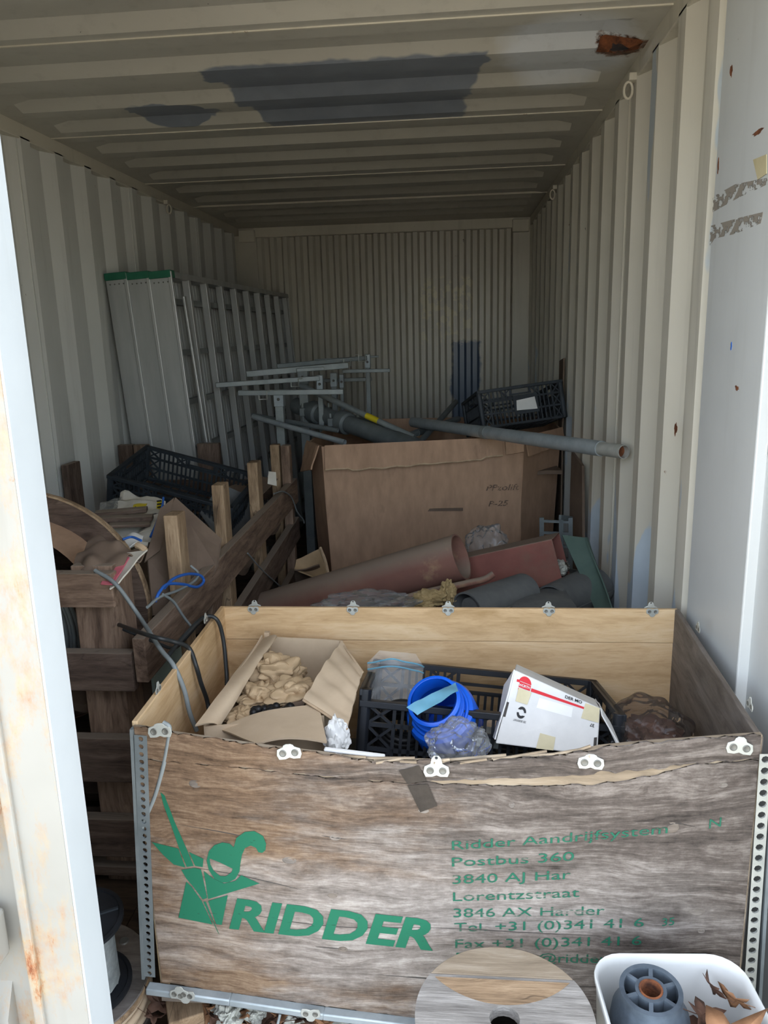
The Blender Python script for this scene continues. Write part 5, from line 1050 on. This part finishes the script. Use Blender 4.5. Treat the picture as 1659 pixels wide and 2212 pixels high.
# coupled pipe run
cp = thing('coupled_pipe', 'thick dark pipe with two bolted clamp couplings lying across the bin', 'pipe', (-0.2, 3.3, 1.05), g)
c0, c1 = V((-0.4090,3.7500,1.1041)), V((0.2685,3.1500,0.9493)); cd = (c1 - c0).normalized()
MB().pipe(c0, c1 + cd * 0.2, 0.050, 0.005, 24).build('pipe_body', 'galv_dull', cp)
for t in (0.21, 0.50):
    q = c0 + (c1 - c0) * t; MB().ring([(0.050, -0.045), (0.066, -0.035), (0.070, 0.0), (0.066, 0.035), (0.050, 0.045)], 20, axisM(q, cd)).build('clamp', 'galv_dull', cp, bevel=0.003)
    for s in (-1, 1): MB().mm(q + V(s * 0.075 - 0.02, -0.03, -0.02), q + V(s * 0.075 + 0.02, 0.03, 0.03)).build('clamp_lug', 'galv_dull', cp, bevel=0.005); MB().tube([q + V(s * 0.08, 0, -0.05), q + V(s * 0.08, 0, 0.055)], 0.008, 8).build('bolt', 'galv_d', cp)
# yellow-taped tube
yp = thing('steel_tube', 'slim grey tube with a yellow tape band slanting into the bin', 'pipe', (0.0, 3.4, 1.1), g)
y0, y1 = V((-0.3394,3.5500,1.2409)), V((0.3493,3.2000,0.9667)); MB().pipe(y0, y1, 0.017, 0.003, 16).build('tube_body', 'galv_d', yp)
yd = (y1 - y0).normalized(); MB().lathe([(0.0176, 0), (0.0176, 0.085)], 16, axisM(y0 + (y1 - y0) * 0.60, yd), False).build('tape_band', 'yellow', yp, label='yellow tape band')
rod('steel_tube', 'thin bright tube crossing the left corner of the bin', 'pipe', (-0.5542,3.2500,1.0906), (0.0080,2.9000,0.9854), 0.015, 'galv', group=g)
rod('steel_tube', 'thin dull tube just behind the bright one at the left corner of the bin', 'pipe', (-0.6252,3.5000,1.0736), (-0.0859,3.3000,0.9991), 0.014, 'galv_dull', group=g)
for k, (a, b, r, lb) in enumerate((((-0.0576,3.7000,1.0203), (0.3415,3.1000,0.9552), 0.03, 'dull tube beside the coupled pipe inside the bin'), ((-0.0060,3.7500,1.0283), (0.3764,3.1500,0.9478), 0.02, 'second dull tube right of the coupled pipe inside the bin'), ((0.2858,3.2000,0.9676), (0.5927,3.7500,1.0038), 0.018, 'dull tube slanting up to the right inside the bin'), ((0.3785,3.1000,0.9472), (0.5795,3.8500,1.0996), 0.016, 'thin rod rising above the back rim of the bin'), ((0.3576,3.3000,0.9792), (0.4783,3.8000,0.9572), 0.02, 'short dull tube in the middle of the bin'))):
    rod('steel_tube', lb, 'pipe', a, b, r, 'galv_dull', group=g)
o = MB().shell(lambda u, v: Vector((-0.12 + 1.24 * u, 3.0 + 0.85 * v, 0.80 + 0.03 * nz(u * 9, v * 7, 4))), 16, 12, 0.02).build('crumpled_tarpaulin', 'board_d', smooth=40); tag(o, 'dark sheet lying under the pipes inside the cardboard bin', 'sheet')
# black crate on the bin
kx = V((1.1473,3.0500,1.1301)) - V((0.7081,3.0500,1.0901)); Mk2 = frame(V(0.90, 3.30, 1.0), (0.965, 0.20, 0.10), (-0.10, 0.22, 1))
kr = lattice_crate('plastic_crate', 'dark plastic crate with a torn white label upside down on the cardboard bin', Mk2, 0.45, 0.42, 0.20, 'black_d', (14, 12))
MB().box((0.13, 0.006, 0.10), None, (0, 0, 0.10)).build('label_plate', 'black_d', kr, Mk2 @ Matrix.Translation((0.02, -0.212, 0)), None)
MB().shell(quad((-0.055, 0, -0.03), (0.055, 0, -0.035), (0.05, 0, 0.03), (-0.05, 0, 0.022), 0.006, 22), 8, 6, 0.002).build('torn_label', 'paper_w', kr, Mk2 @ Matrix.Translation((0.02, -0.219, 0.10)), 30, label='torn white label')
# board leaning on the right wall beside the bin
o = board('leaning_board', 'board_d', None, (1.152, 3.26, 0.0), (1.164, 3.42, 1.36), 0.16, 0.010, (1, 0, 0)); tag(o, 'tall narrow brown board leaning on the right wall behind the bin', 'board')
o = MB().shell(quad((1.10, 2.50, 0.0), (1.15, 2.30, 0.0), (1.162, 2.62, 0.90), (1.150, 2.86, 0.93), 0.008, 4), 8, 12, 0.012).build('leaning_board', 'board_d', smooth=40); tag(o, 'curved brown fibre board between the cardboard bin and the right wall', 'board')
# grey plastic rack
rk = thing('plastic_rack', 'small grey plastic rack standing right of the cardboard bin', 'rack', (1.0432,2.5000,0.4318))
for pa, pb in (((0.9695,2.5000,0.3978), (0.9639,2.5000,0.6808)), ((1.0590,2.5000,0.3980), (1.0516,2.5000,0.6913)), ((1.1014,2.5000,0.3981), (1.0936,2.5000,0.6801))): MB().bar(pa, pb, 0.012, 0.02).build('upright', 'galv_dull', rk)
for pa, pb in (((0.9600,2.5000,0.6655), (1.0984,2.5000,0.6583)), ((0.9611,2.5000,0.6105), (1.0999,2.5000,0.6034)), ((0.9623,2.5000,0.5484), (1.1017,2.5000,0.5414)), ((0.9634,2.5000,0.4881), (1.1033,2.5000,0.4813))): MB().bar(pa, pb, 0.01, 0.012).build('shelf_bar', 'galv_dull', rk)
MB().bar((1.0407,2.4500,0.6946), (1.1056,2.5500,0.6636), 0.012, 0.02).build('top_bar', 'galv_dull', rk)

# ================================================================ junk between the plywood crate and the bin
rt = thing('round_duct', 'wide rusty red round tube slanting up in front of the cardboard bin', 'tube', (0.1, 1.9, 0.3))
r1 = V((0.5881,1.8000,0.6991)); r0 = V((-0.2591,2.0200,0.3805)); rd = (r1 - r0).normalized(); Lr = (r1 - r0).length
MB().ring([(0.088, 0), (0.088, Lr), (0.084, Lr), (0.084, 0)], 40, axisM(r0, rd)).build('tube_body', 'rust_tube', rt, smooth=50)
MB().ring([(0.0895, -0.012), (0.0895, 0.001), (0.083, 0.001), (0.083, -0.012)], 40, axisM(r1, rd)).build('rim', 'rust_tube', rt, smooth=50)
sq = thing('square_duct', 'red-brown square steel tube with an open right end before the bin', 'tube', (0.7, 2.2, 0.4))
s1 = V((0.9828,1.9800,0.6458)); s0 = V((0.3207,2.1600,0.4436)); sd = (s1 - s0).normalized(); Ms = frame(s0, sd, (0.0, 0.10, 1)); Ls = (s1 - s0).length; hw = 0.085; wt = 0.005
for (cy, cz, sy, sz) in ((0, hw, 2 * hw, wt), (0, -hw, 2 * hw, wt), (hw, 0, wt, 2 * hw), (-hw, 0, wt, 2 * hw)): MB().box((Ls, sy + wt if sy > sz else sy, sz), Ms, (Ls / 2, cy, cz)).build('tube_wall', 'red_steel', sq, bevel=0.002)
MB().ico(V((0.9817,1.9900,0.5988)), (0.035, 0.05, 0.03), 3, crumple(4, 0.5, 2)).build('mortar_lump', 'bark', sq, smooth=30, label='white crust inside the open end')
rr = thing('rusty_rod', 'thin rusty rod with a bent tip under the round tube', 'rod', (0.5233,1.9000,0.5332))
MB().tube(spline([(0.2978,1.5800,0.5728), (0.4270,1.6400,0.6043), (0.5937,1.7200,0.6182), (0.6709,1.7500,0.6264), (0.7070,1.7600,0.6448)], 6), 0.013, 10).build('rod_shaft', 'rust_tube', rr, smooth=60)
bag('clear_bag', 'dusty clear bag tucked behind the red square tube against the bin', (0.6976,2.2800,0.6060), (0.095, 0.06, 0.10), 41, 'film', 0.6)
bag('clear_bag', 'flattened dirty plastic bag lying along the back edge of the plywood crate', (0.2806,1.4500,0.6453), (0.16, 0.08, 0.035), 43, 'film', 0.7)
fo = thing('mineral_wool', 'broken yellow mineral wool chunk under the rusty rod', 'insulation', (0.4942,1.6000,0.5926))
for c, rad, sd_ in (((0.5401,1.6200,0.6203), (0.03, 0.03, 0.045), 1), ((0.4780,1.6000,0.6063), (0.06, 0.04, 0.03), 2), ((0.4391,1.5500,0.6034), (0.05, 0.04, 0.018), 3)): MB().ico(c, rad, 3, crumple(sd_ + 50, 0.6, 2.4)).build('wool_chunk', 'foam', fo, smooth=20)
pb = thing('paper_sack', 'yellow-brown paper sack standing left of the cardboard bin', 'sack', (-0.0666,2.3000,0.4715))
MB().shell(quad((-0.1716,2.3500,0.4888), (0.0077,2.2500,0.4400), (-0.0537,2.4000,0.5673), (-0.1696,2.4000,0.5116), 0.02, 9, lambda u, v: -0.03 * math.sin(PI * u) * math.sin(PI * v)), 12, 12, 0.006).build('sack_face', 'kraft', pb, smooth=40)
MB().shell(quad((-0.0642,2.6693,0.3000), (-0.2088,2.5397,0.3000), (-0.1720,2.3500,0.4822), (-0.0436,2.3000,0.5109), 0.015, 9), 12, 10, 0.006).build('sack_base', 'board_d', pb, smooth=40)
MB().tube(spline([(-0.0528,2.3950,0.5687), (-0.0186,2.3300,0.5171), (0.0106,2.2450,0.4417)], 6), 0.007, 6).build('sack_edge', 'board_e', pb)
# felt rolls and green mat by the right wall
def roll(label, p0, p1, r, mat, seed):
    p0, p1 = V(p0), V(p1); t = thing('felt_roll', label, 'roll', (p0 + p1) / 2 - V(0, 0, r), 'felt rolls'); M = axisM(p0, p1 - p0); Lx = (p1 - p0).length
    MB().shell(lambda u, v: M @ Vector(((r * (1 - 0.12 * u)) * math.cos(u * 9) * (1 + 0.04 * nz(u * 6, v * 4, seed)), (r * (1 - 0.12 * u)) * math.sin(u * 9) * 0.85, v * Lx)), 60, 10, 0.006).build('rolled_sheet', mat, t, smooth=60)
    MB().lathe([(r * 0.55, 0.01), (r * 0.55, Lx - 0.01)], 20, M).build('roll_core', mat, t, smooth=60); return t
roll('pale grey felt roll lying under the square tube', (0.6074,1.5500,0.5805), (0.8238,1.7500,0.5855), 0.075, 'felt', 1)
roll('thick grey felt roll against the right wall in front of the green mat', (0.9261,1.7500,0.5318), (1.1118,1.9500,0.5429), 0.085, 'felt', 2)
roll('upright grey felt roll behind the thick one at the right wall', V(1.0, 2.15, 0.02), V(1.02, 2.18, 0.52), 0.09, 'felt', 3)
o = MB().shell(quad((0.7280,1.4500,0.5988), (0.9774,1.4500,0.5923), (0.9650,1.8000,0.5925), (0.8370,1.8000,0.5776), 0.02, 5), 14, 10, 0.008).build('felt_sheet', 'felt', smooth=40); tag(o, 'loose grey felt sheet spread over the rolls', 'sheet')
o = MB().shell(quad((1.0812,1.7200,0.4988), (1.1217,1.6000,0.5360), (1.1275,2.0200,0.7065), (1.0418,2.0500,0.7083), 0.01, 4, lambda u, v: 0.05 * (u - 0.5) ** 2 * 4 * v), 12, 18, 0.005).build('green_mat', 'mat_green', smooth=40); tag(o, 'curled green rubber mat standing against the right wall', 'mat')
o = MB().mm((-0.10, 1.10, 0.0), (1.10, 2.45, 0.30)).build('stacked_felt', 'felt', bevel=0.03); tag(o, 'low stack of dusty felt on the floor behind the plywood crate', 'felt')

# ================================================================ cables
def cable(label, pts, r, mat, n=10, name='cable'):
    o = MB().tube(spline(pts, n), r, 8).build(name, mat, smooth=60); return tag(o, label, 'cable')
cable('thick grey cable running from the torn sack down into the plywood crate', [(-0.3613,0.8400,0.9467), (-0.3001,0.8200,0.9159), (-0.2475,0.8200,0.8310), (-0.1300,0.6530,0.8141), (-0.0780,0.5956,0.7984), (-0.0560,0.5900,0.7419), (-0.0480,0.5927,0.6805), (-0.0400,0.6053,0.6290)], 0.0055, 'wire_g')
cable('black cable hooped over the left edge into the plywood crate', [(-0.3664,0.9200,0.7722), (-0.1600,0.6644,0.8417), (-0.1000,0.6659,0.8253), (-0.0760,0.6970,0.7959), (-0.0560,0.6817,0.7551), (-0.0520,0.6925,0.7078), (-0.0500,0.7186,0.6494), (-0.0400,0.7031,0.6102)], 0.0055, 'wire_k')
cable('black cable looping over the back left corner of the plywood crate', [(-0.1200,0.6643,0.7858), (-0.1100,0.7693,0.7995), (-0.0920,0.8638,0.8103), (-0.0620,0.8769,0.8003), (-0.0500,0.8811,0.7440), (-0.0420,0.8625,0.6599), (-0.0360,0.8390,0.6314)], 0.0055, 'wire_k')
cable('second black cable trailing along the timber bin rail', [(-0.3538,0.9000,0.7708), (-0.2346,0.8600,0.7444), (-0.1712,0.8300,0.7382), (-0.1564,0.8700,0.7410), (-0.1368,0.9500,0.7623)], 0.0045, 'wire_k')
cable('blue cable loop lying on the rail of the timber bin', [(-0.2400,0.9129,0.8355), (-0.2350,0.9384,0.8555), (-0.2350,0.9981,0.8567), (-0.2300,1.1005,0.8226), (-0.2250,1.2007,0.7803), (-0.2250,1.2675,0.7761), (-0.2300,1.2523,0.8009), (-0.2350,1.1587,0.8353), (-0.2400,1.0587,0.8532), (-0.2400,0.9850,0.8503)], 0.0045, 'wire_b')
cable('grey wire hanging beside the blue loop on the timber bin', [(-0.2400,0.8590,0.8394), (-0.2350,0.9348,0.8409), (-0.2300,1.0602,0.8179), (-0.2300,1.1989,0.8002), (-0.2350,1.2514,0.8087), (-0.2600,1.2603,0.8301)], 0.004, 'wire_g')
cable('short grey wire drooping from the timber bin to the crate corner', [(-0.2320,0.9514,0.8430), (-0.2250,1.0047,0.8026), (-0.2150,1.0391,0.7482), (-0.2000,1.0541,0.7113)], 0.004, 'wire_g')
cable('thin bent wire at the far end of the timber bin', [(-0.2400,2.3328,0.8386), (-0.2350,2.4973,0.8133), (-0.2300,2.6494,0.7519), (-0.2250,2.7392,0.6611), (-0.2200,2.8556,0.5920), (-0.2200,2.8748,0.5674)], 0.0035, 'wire_g')
cable('thin wire slanting across the lower slats of the timber bin', [(-0.2350,1.8236,0.7077), (-0.2350,2.0144,0.5825), (-0.2350,2.2794,0.4295), (-0.2350,2.5698,0.2702)], 0.003, 'wire_g')
cable('grey wire drooping down the front left of the plywood crate', [(0.0003,0.3254,0.8021), (0.0128,0.3239,0.7914), (0.0046,0.3263,0.7524), (-0.0108,0.3294,0.7000), (-0.0342,0.3326,0.6358), (-0.0631,0.3350,0.5757), (-0.0771,0.3350,0.5326), (-0.0823,0.3350,0.5001)], 0.0045, 'wire_g')
cable('blue wire strand standing in the papers of the timber bin', [(-0.4398,1.4000,0.8864), (-0.4352,1.4500,0.9214), (-0.4506,1.5500,0.9549), (-0.4623,1.6000,0.9773)], 0.004, 'wire_b')
cable('short blue wire lying on white paper in the timber bin', [(-0.4532,1.2200,0.9272), (-0.4319,1.2400,0.9291), (-0.3947,1.2200,0.9226)], 0.004, 'wire_b')

# ================================================================ things at the mouth of the container
# --- wooden cable spool in front of the crate
ws = thing('wooden_spool', 'weathered wooden cable spool in front of the plywood crate', 'cable drum', (0.643, 0.112, 0.0))
def disc_boards(parent, c, R, z0, z1, cuts, mats, holes=(), name='flange_board', yaw=0.0):
    # round flange made of parallel boards (grain along x)
    for (v0, v1), mt in zip(zip(cuts, cuts[1:]), mats):
        lo, hi = max(v0 + 0.0008, -R + 1e-4), min(v1 - 0.0008, R - 1e-4); n = 14; pts = []
        for k in range(n + 1):
            v = lo + (hi - lo) * k / n; pts.append((math.sqrt(max(R * R - v * v, 0)), v))
        poly = pts + [(-x, v) for x, v in pts[::-1]]
        hl = [[(hx + hr * math.cos(-2 * PI * q / 16), hy + hr * math.sin(-2 * PI * q / 16)) for q in range(16)] for hx, hy, hr in holes if lo < hy - hr and hy + hr < hi]
        MB().prism(poly, z1 - z0, None, hl).build(name, mt, parent, Matrix.Translation((c[0], c[1], z0)) @ Matrix.Rotation(yaw, 4, 'Z'), None, 0.0015)
disc_boards(ws, (0.643, 0.112), 0.153, 0.358, 0.38, (-0.153, -0.055, 0.083, 0.153), ('ply_grey', 'ply_grey', 'ply_bare'), ((0.0, -0.005, 0.026), (0.05, -0.018, 0.008)))
# round clean patch where another spool stood
pr_ = []; R1, R2, dy = 0.1545, 0.163, 0.155
for k in range(25):
    x = -0.131 + 0.262 * k / 24; pr_.append((x, dy - math.sqrt(R2 * R2 - x * x) + 0.03))
lens = [(x, y) for x, y in pr_] + [(x, math.sqrt(max(0.152 ** 2 - x * x, 0))) for x in [0.131 - 0.262 * k / 24 for k in range(1, 24)]]
MB().prism([p for p in lens if p[1] < 0.0835] , 0.0008, None).build('unweathered_patch', 'timber_l', ws, Matrix.Translation((0.643, 0.112, 0.3803)), None, label='less weathered brown patch')
MB().ring([(0.06, 0.03), (0.06, 0.358), (0.052, 0.357), (0.052, 0.03)], 24, Matrix.Translation((0.643, 0.112, 0))).build('core', 'tape_shade', ws)  # near-black colour stands in for the shade down the hole
disc_boards(ws, (0.643, 0.112), 0.153, 0.001, 0.03, (-0.153, -0.055, 0.083, 0.153), ('ply_grey', 'ply_grey', 'ply_grey'))
# --- white tub
tb = thing('white_tub', 'white square plastic tub with rounded corners at the lower right', 'tub', (0.945, 0.105, 0.0))
def rrect(hx, hy, r, n=6):
    out = []
    for cx, cy, a0 in ((hx - r, hy - r, 0), (-hx + r, hy - r, PI / 2), (-hx + r, -hy + r, PI), (hx - r, -hy + r, 3 * PI / 2)):
        out += [(cx + r * math.cos(a0 + PI / 2 * k / n), cy + r * math.sin(a0 + PI / 2 * k / n)) for k in range(n + 1)]
    return out
def tub_loops(levels):
    mb = MB(); vs = []; n = None
    for (s, z, r) in levels:
        lp = rrect(0.135 * s, 0.138 * s, r); n = len(lp); vs += [(x, y, z) for x, y in lp]
    fs = [(a * n + i, a * n + (i + 1) % n, (a + 1) * n + (i + 1) % n, (a + 1) * n + i) for a in range(len(levels) - 1) for i in range(n)] + [tuple(range((len(levels) - 1) * n, len(levels) * n)), tuple(range(n))[::-1]]
    return mb.add(vs, fs)
Mt = Matrix.Translation((0.945, 0.108, 0.0)) @ Matrix.Rotation(0.05, 4, 'Z')
tub_loops([(0.84, 0.002, 0.05), (0.86, 0.01, 0.05), (0.975, 0.385, 0.055), (1.0, 0.39, 0.058), (1.0, 0.398, 0.058), (0.985, 0.40, 0.055), (0.955, 0.395, 0.052), (0.945, 0.38, 0.05), (0.83, 0.02, 0.045)]).build('tub_body', 'white', tb, Mt, 40)
# --- grey roller in the tub
rl = thing('plastic_roller', 'scuffed dark grey ribbed roller with six spokes standing in the white tub', 'roller', (0.905, 0.10, 0.02))
Mr = axisM(V(0.892, 0.142, 0.42), (-0.04, -0.06, 1)); RO = 0.052
MT['roller'] = m_plain('scuffed_roller_plastic', '252c34', '5f6a74', 9, 0.55, 0, 0.1, (1, 1, 1), 0.4)
MB().ring([(RO, 0), (RO, -0.03), (RO + 0.012, -0.05), (RO + 0.015, -0.07), (RO + 0.012, -0.09), (RO + 0.016, -0.11), (RO + 0.014, -0.30), (RO - 0.006, -0.30), (RO - 0.006, -0.02), (RO - 0.008, 0)], 40, Mr).build('roller_shell', 'roller', rl, smooth=40)
MB().ring([(0.026, 0.0), (0.026, -0.06), (0.020, -0.06), (0.020, 0.0)], 24, Mr).build('hub', 'roller', rl)
MB().ring([(0.0198, 0.001), (0.0198, -0.06), (0.0165, -0.06), (0.0165, 0.001)], 24, Mr).build('hub_bush', 'rust', rl, label='rusty bush in the hub')
for k in range(6):
    a = 2 * PI * k / 6 + 0.3; d = V(math.cos(a), math.sin(a), 0); MB().bar(Mr @ (d * 0.024 + V(0, 0, -0.018)), Mr @ (d * (RO - 0.004) + V(0, 0, -0.018)), 0.007, 0.034, Mr.to_3x3() @ V(0, 0, 1)).build('spoke', 'roller', rl)
MB().lathe([(RO - 0.007, -0.05), (RO - 0.007, -0.055)], 32, Mr).build('web', 'black', rl)
# --- dry leaves
def leaf_mesh(lobes=5, s=1.0, curl=0.3, seed=0):
    pts = []; n = lobes * 4
    for k in range(n):
        a = 2 * PI * k / n; r = (1.0 if k % 4 == 0 else (0.62 if k % 2 == 0 and False else (0.45 if k % 4 == 2 else 0.68))) * (0.85 + 0.3 * abs(math.cos(a / 2)))
        pts.append((r * math.cos(a), r * math.sin(a) * 0.8))
    vs = [Vector((0, 0, 0))] + [Vector((x * 0.5, y * 0.5, 0)) for x, y in pts] + [Vector((x, y, 0)) for x, y in pts]
    vs = [Vector((v.x, v.y, curl * (v.x ** 2 - 0.6 * v.y ** 2) + 0.25 * nz(v.x * 2, v.y * 2, seed))) * s for v in vs]
    fs = [(0, 1 + i, 1 + (i + 1) % n) for i in range(n)] + [(1 + i, 1 + n + i, 1 + n + (i + 1) % n, 1 + (i + 1) % n) for i in range(n)]
    mb = MB().add(vs, fs); mb.tube([Vector((-0.3 * s, 0, 0)), Vector((-1.1 * s, 0.1 * s, 0.1 * s)), Vector((-1.7 * s, 0.1 * s, 0.3 * s))], 0.02 * s, 4); return mb
def leaf(label, M, s, mat, seed, group, curl=0.4, lobes=5):
    o = leaf_mesh(lobes, s, curl, seed).build('dry_leaf', mat, None, M, 40, fix=False); sd = o.modifiers.new('thickness', 'SOLIDIFY'); sd.thickness = 0.0006; return tag(o, label, 'leaf', group)
for k, (x, y, z, s, mt, rot, lb) in enumerate(((0.995, 0.075, 0.385, 0.072, 'leaf', (0.35, -0.1, 0.6), 'big flat tan leaf beside the roller in the white tub'), (1.015, 0.20, 0.375, 0.030, 'leaf_d', (1.1, 0.3, 1.6), 'small curled dark leaf at the back of the white tub'), (1.045, 0.175, 0.375, 0.032, 'leaf', (1.2, 0.2, 2.2), 'upright curled brown leaf near the back wall of the white tub'), (1.04, 0.05, 0.36, 0.05, 'leaf', (0.2, 0.3, 2.9), 'tan leaf at the right edge inside the white tub'), (0.985, 0.155, 0.36, 0.04, 'leaf_d', (0.4, 0.5, 0.3), 'dark leaf tucked behind the big tan leaf in the white tub'), (1.03, 0.12, 0.35, 0.04, 'leaf', (0.3, -0.4, 4.0), 'half-hidden leaf in the middle of the white tub'))):
    M = Matrix.Translation((x, y, z)) @ Matrix.Rotation(rot[2], 4, 'Z') @ Matrix.Rotation(rot[0], 4, 'X') @ Matrix.Rotation(rot[1], 4, 'Y'); leaf(lb, M, s, mt, k, 'leaves in the white tub')
o = MB().ico((0.975, 0.12, 0.27), (0.085, 0.085, 0.08), 3, crumple(61, 0.4, 3)).build('leaf_litter', 'leaf_d', smooth=25); tag(o, 'packed brown leaf litter lying in the bottom of the white tub', 'litter', kind='stuff')
# --- black wire spool on a wooden-flanged spool at the lower left
bs = thing('wire_spool', 'black plastic spool of grey wire standing beside the rusty door', 'cable drum', (-0.23, 0.355, 0.125))
Ms2 = axisM(V(-0.232, 0.350, 0.318), (0.05, -0.12, 1)); RB = 0.085
def flange(M, z, name, par):
    # spoked plastic flange
    f = MB().ring([(RB, z), (RB, z + 0.008), (RB - 0.008, z + 0.009), (RB - 0.010, z + 0.006), (0.020, z + 0.006), (0.020, z)], 40, M).build(name, 'black', par, smooth=35)
    return f
flange(Ms2, 0.0, 'top_flange', bs); flange(Ms2, -0.185, 'bottom_flange', bs)
MB().ring([(0.028, -0.19), (0.028, 0.010), (0.019, 0.010), (0.019, -0.19)], 24, Ms2).build('hub', 'black', bs)
for k in range(3):
    a = k * 2 * PI / 3 + 0.5; d = V(math.cos(a), math.sin(a), 0); MB().bar(Ms2 @ (d * 0.028 + V(0, 0, 0.0075)), Ms2 @ (d * 0.074 + V(0, 0, 0.0075)), 0.006, 0.004).build('flange_rib', 'black_d', bs)
    MB().ring([(0.009, 0.006), (0.009, 0.0095), (0.006, 0.0095), (0.006, 0.006)], 12, Ms2 @ Matrix.Translation(V(math.cos(a + 1), math.sin(a + 1), 0) * 0.055)).build('flange_boss', 'black_d', bs)
pts = []; NT_ = 62
for i in range(NT_ * 16 + 1):
    a = 2 * PI * i / 16; pts.append(Ms2 @ V(0.058 * math.cos(a), 0.058 * math.sin(a), -0.174 + 0.171 * i / (NT_ * 16)))
MB().tube(pts, 0.0021, 5).build('wound_wire', 'wire_rope', bs, smooth=60, label='tightly wound grey wire')
wd = thing('plywood_spool', 'plywood-flanged spool lying under the black wire spool', 'cable drum', (-0.30, 0.40, 0.0))
Mw = axisM(V(-0.30, 0.402, 0.10), (0.04, -0.06, 1))
MB().ring([(0.165, 0.0), (0.165, 0.018), (0.163, 0.020), (0.03, 0.020), (0.03, 0.0)], 56, Mw).build('top_flange', 'ply_side', wd, smooth=35)
MB().ring([(0.1655, 0.002), (0.1665, 0.010), (0.1655, 0.018), (0.164, 0.010)], 56, Mw).build('flange_rim', 'timber_l', wd, smooth=60)
for k, (z, rr) in enumerate(((-0.012, 0.152), (-0.030, 0.158), (-0.048, 0.150), (-0.066, 0.156))): MB().ring([(rr + 0.009 * math.cos(a), z + 0.009 * math.sin(a)) for a in [2 * PI * i / 8 for i in range(8)]], 56, Mw).build('rope_turn', 'board_p', wd, smooth=60)
MB().ring([(0.165, -0.10), (0.165, -0.08), (0.03, -0.08), (0.03, -0.10)], 48, Matrix.Translation((-0.30, 0.402, 0.1005))).build('bottom_flange', 'ply_side', wd, smooth=35)
MB().lathe([(0.012, 0.0200), (0.010, 0.023)], 12, Mw @ Matrix.Translation((0.07, 0.11, 0))).build('bolt_head', 'zinc_d', wd)
# --- debris in front of the crate
o = board('timber_offcut', 'timber_l', None, (-0.0575,0.4174,0.0600), (-0.0207,0.3421,0.0600), 0.075, 0.06, (0, 0, 1)); tag(o, 'short end-grain timber offcut on the ground under the crate edge', 'timber')
random.seed(9)
for k, (u, v, s, lb) in enumerate(((490, 2195, (0.035, 0.05, 0.03), 'white flaking plaster lump left of the middle under the crate rail'), (560, 2190, (0.03, 0.03, 0.02), 'smaller grey rubble lump beside the white plaster lump'), (720, 2190, (0.05, 0.03, 0.028), 'pale rubble lump under the bent clip of the crate rail'), (830, 2205, (0.07, 0.04, 0.03), 'largest white flaking rubble lump beside the wooden spool'), (640, 2205, (0.03, 0.025, 0.02), 'dark-flecked rubble lump in the middle of the leaves'))):
    q = {490: (0.0517,0.3911,0.0500), 560: (0.1227,0.4015,0.0500), 720: (0.2881,0.4105,0.0450), 830: (0.4027,0.4022,0.0450), 640: (0.2079,0.3937,0.0450)}[u]
    o = MB().ico(q, s, 4, crumple(k + 70, 0.7, 2.2)).build('rubble_lump', 'bark', smooth=25); tag(o, lb, 'rubble', 'rubble at the crate')
spots = ['under the left end of the crate rail', 'beside the timber offcut', 'left of the white plaster lump', 'right of the white plaster lump', 'in front of the grey rubble lump', 'below the wire in the middle', 'under the bent clip', 'beside the pale rubble lump', 'left of the largest rubble lump', 'next to the wooden spool', 'against the plywood spool', 'between offcut and plaster lump', 'behind the dark-flecked lump', 'at the bottom edge left of the middle', 'at the bottom edge by the wire', 'at the bottom edge right of the wire']
us = (345, 440, 465, 535, 575, 610, 655, 700, 770, 890, 330, 455, 625, 560, 600, 680); vs_ = (2165, 2175, 2200, 2185, 2205, 2190, 2200, 2210, 2195, 2212, 2195, 2190, 2180, 2212, 2212, 2212)
PTS = [(-0.1035,0.3986,0.0700), (-0.0001,0.3927,0.0700), (0.0348,0.3650,0.0700), (0.0983,0.3964,0.0600), (0.1453,0.3755,0.0600), (0.1771,0.3952,0.0600), (0.2256,0.3864,0.0600), (0.2733,0.3777,0.0600), (0.3419,0.3995,0.0600), (0.4649,0.3873,0.0600), (-0.1101,0.3715,0.0600), (0.0173,0.3854,0.0600), (0.1875,0.4176,0.0500), (0.1296,0.3735,0.0500), (0.1704,0.3761,0.0500), (0.2518,0.3811,0.0500)]
for k, p in enumerate(PTS):
    M = Matrix.Translation(V(p)) @ Matrix.Rotation(random.uniform(0, 6.2), 4, 'Z') @ Matrix.Rotation(random.uniform(-0.7, 0.7), 4, 'X') @ Matrix.Rotation(random.uniform(-0.5, 0.5), 4, 'Y')
    leaf(('curled dry leaf ' if k % 2 else 'dark withered leaf ') + spots[k], M, random.uniform(0.022, 0.042), 'leaf' if k % 2 else 'leaf_d', k, 'leaves under the crate rail', 0.6)
o = MB().shell(lambda u, v: Vector((-0.15 + 1.28 * u, 0.02 + 0.36 * v, 0.018 + 0.02 * abs(nz(u * 30, v * 12, 2)))), 90, 30, 0.01).build('leaf_litter', 'leaf_d', smooth=15); tag(o, 'crumbled brown litter covering the floor at the mouth', 'litter', kind='stuff')
cable('stiff grey wire poking up under the crate rail', [(0.1703,0.3878,0.0400), V((0.1899,0.3350,0.1235)) + V(0, -0.03, 0), V((0.1951,0.3350,0.1451)) + V(0, -0.022, 0)], 0.003, 'wire_g')
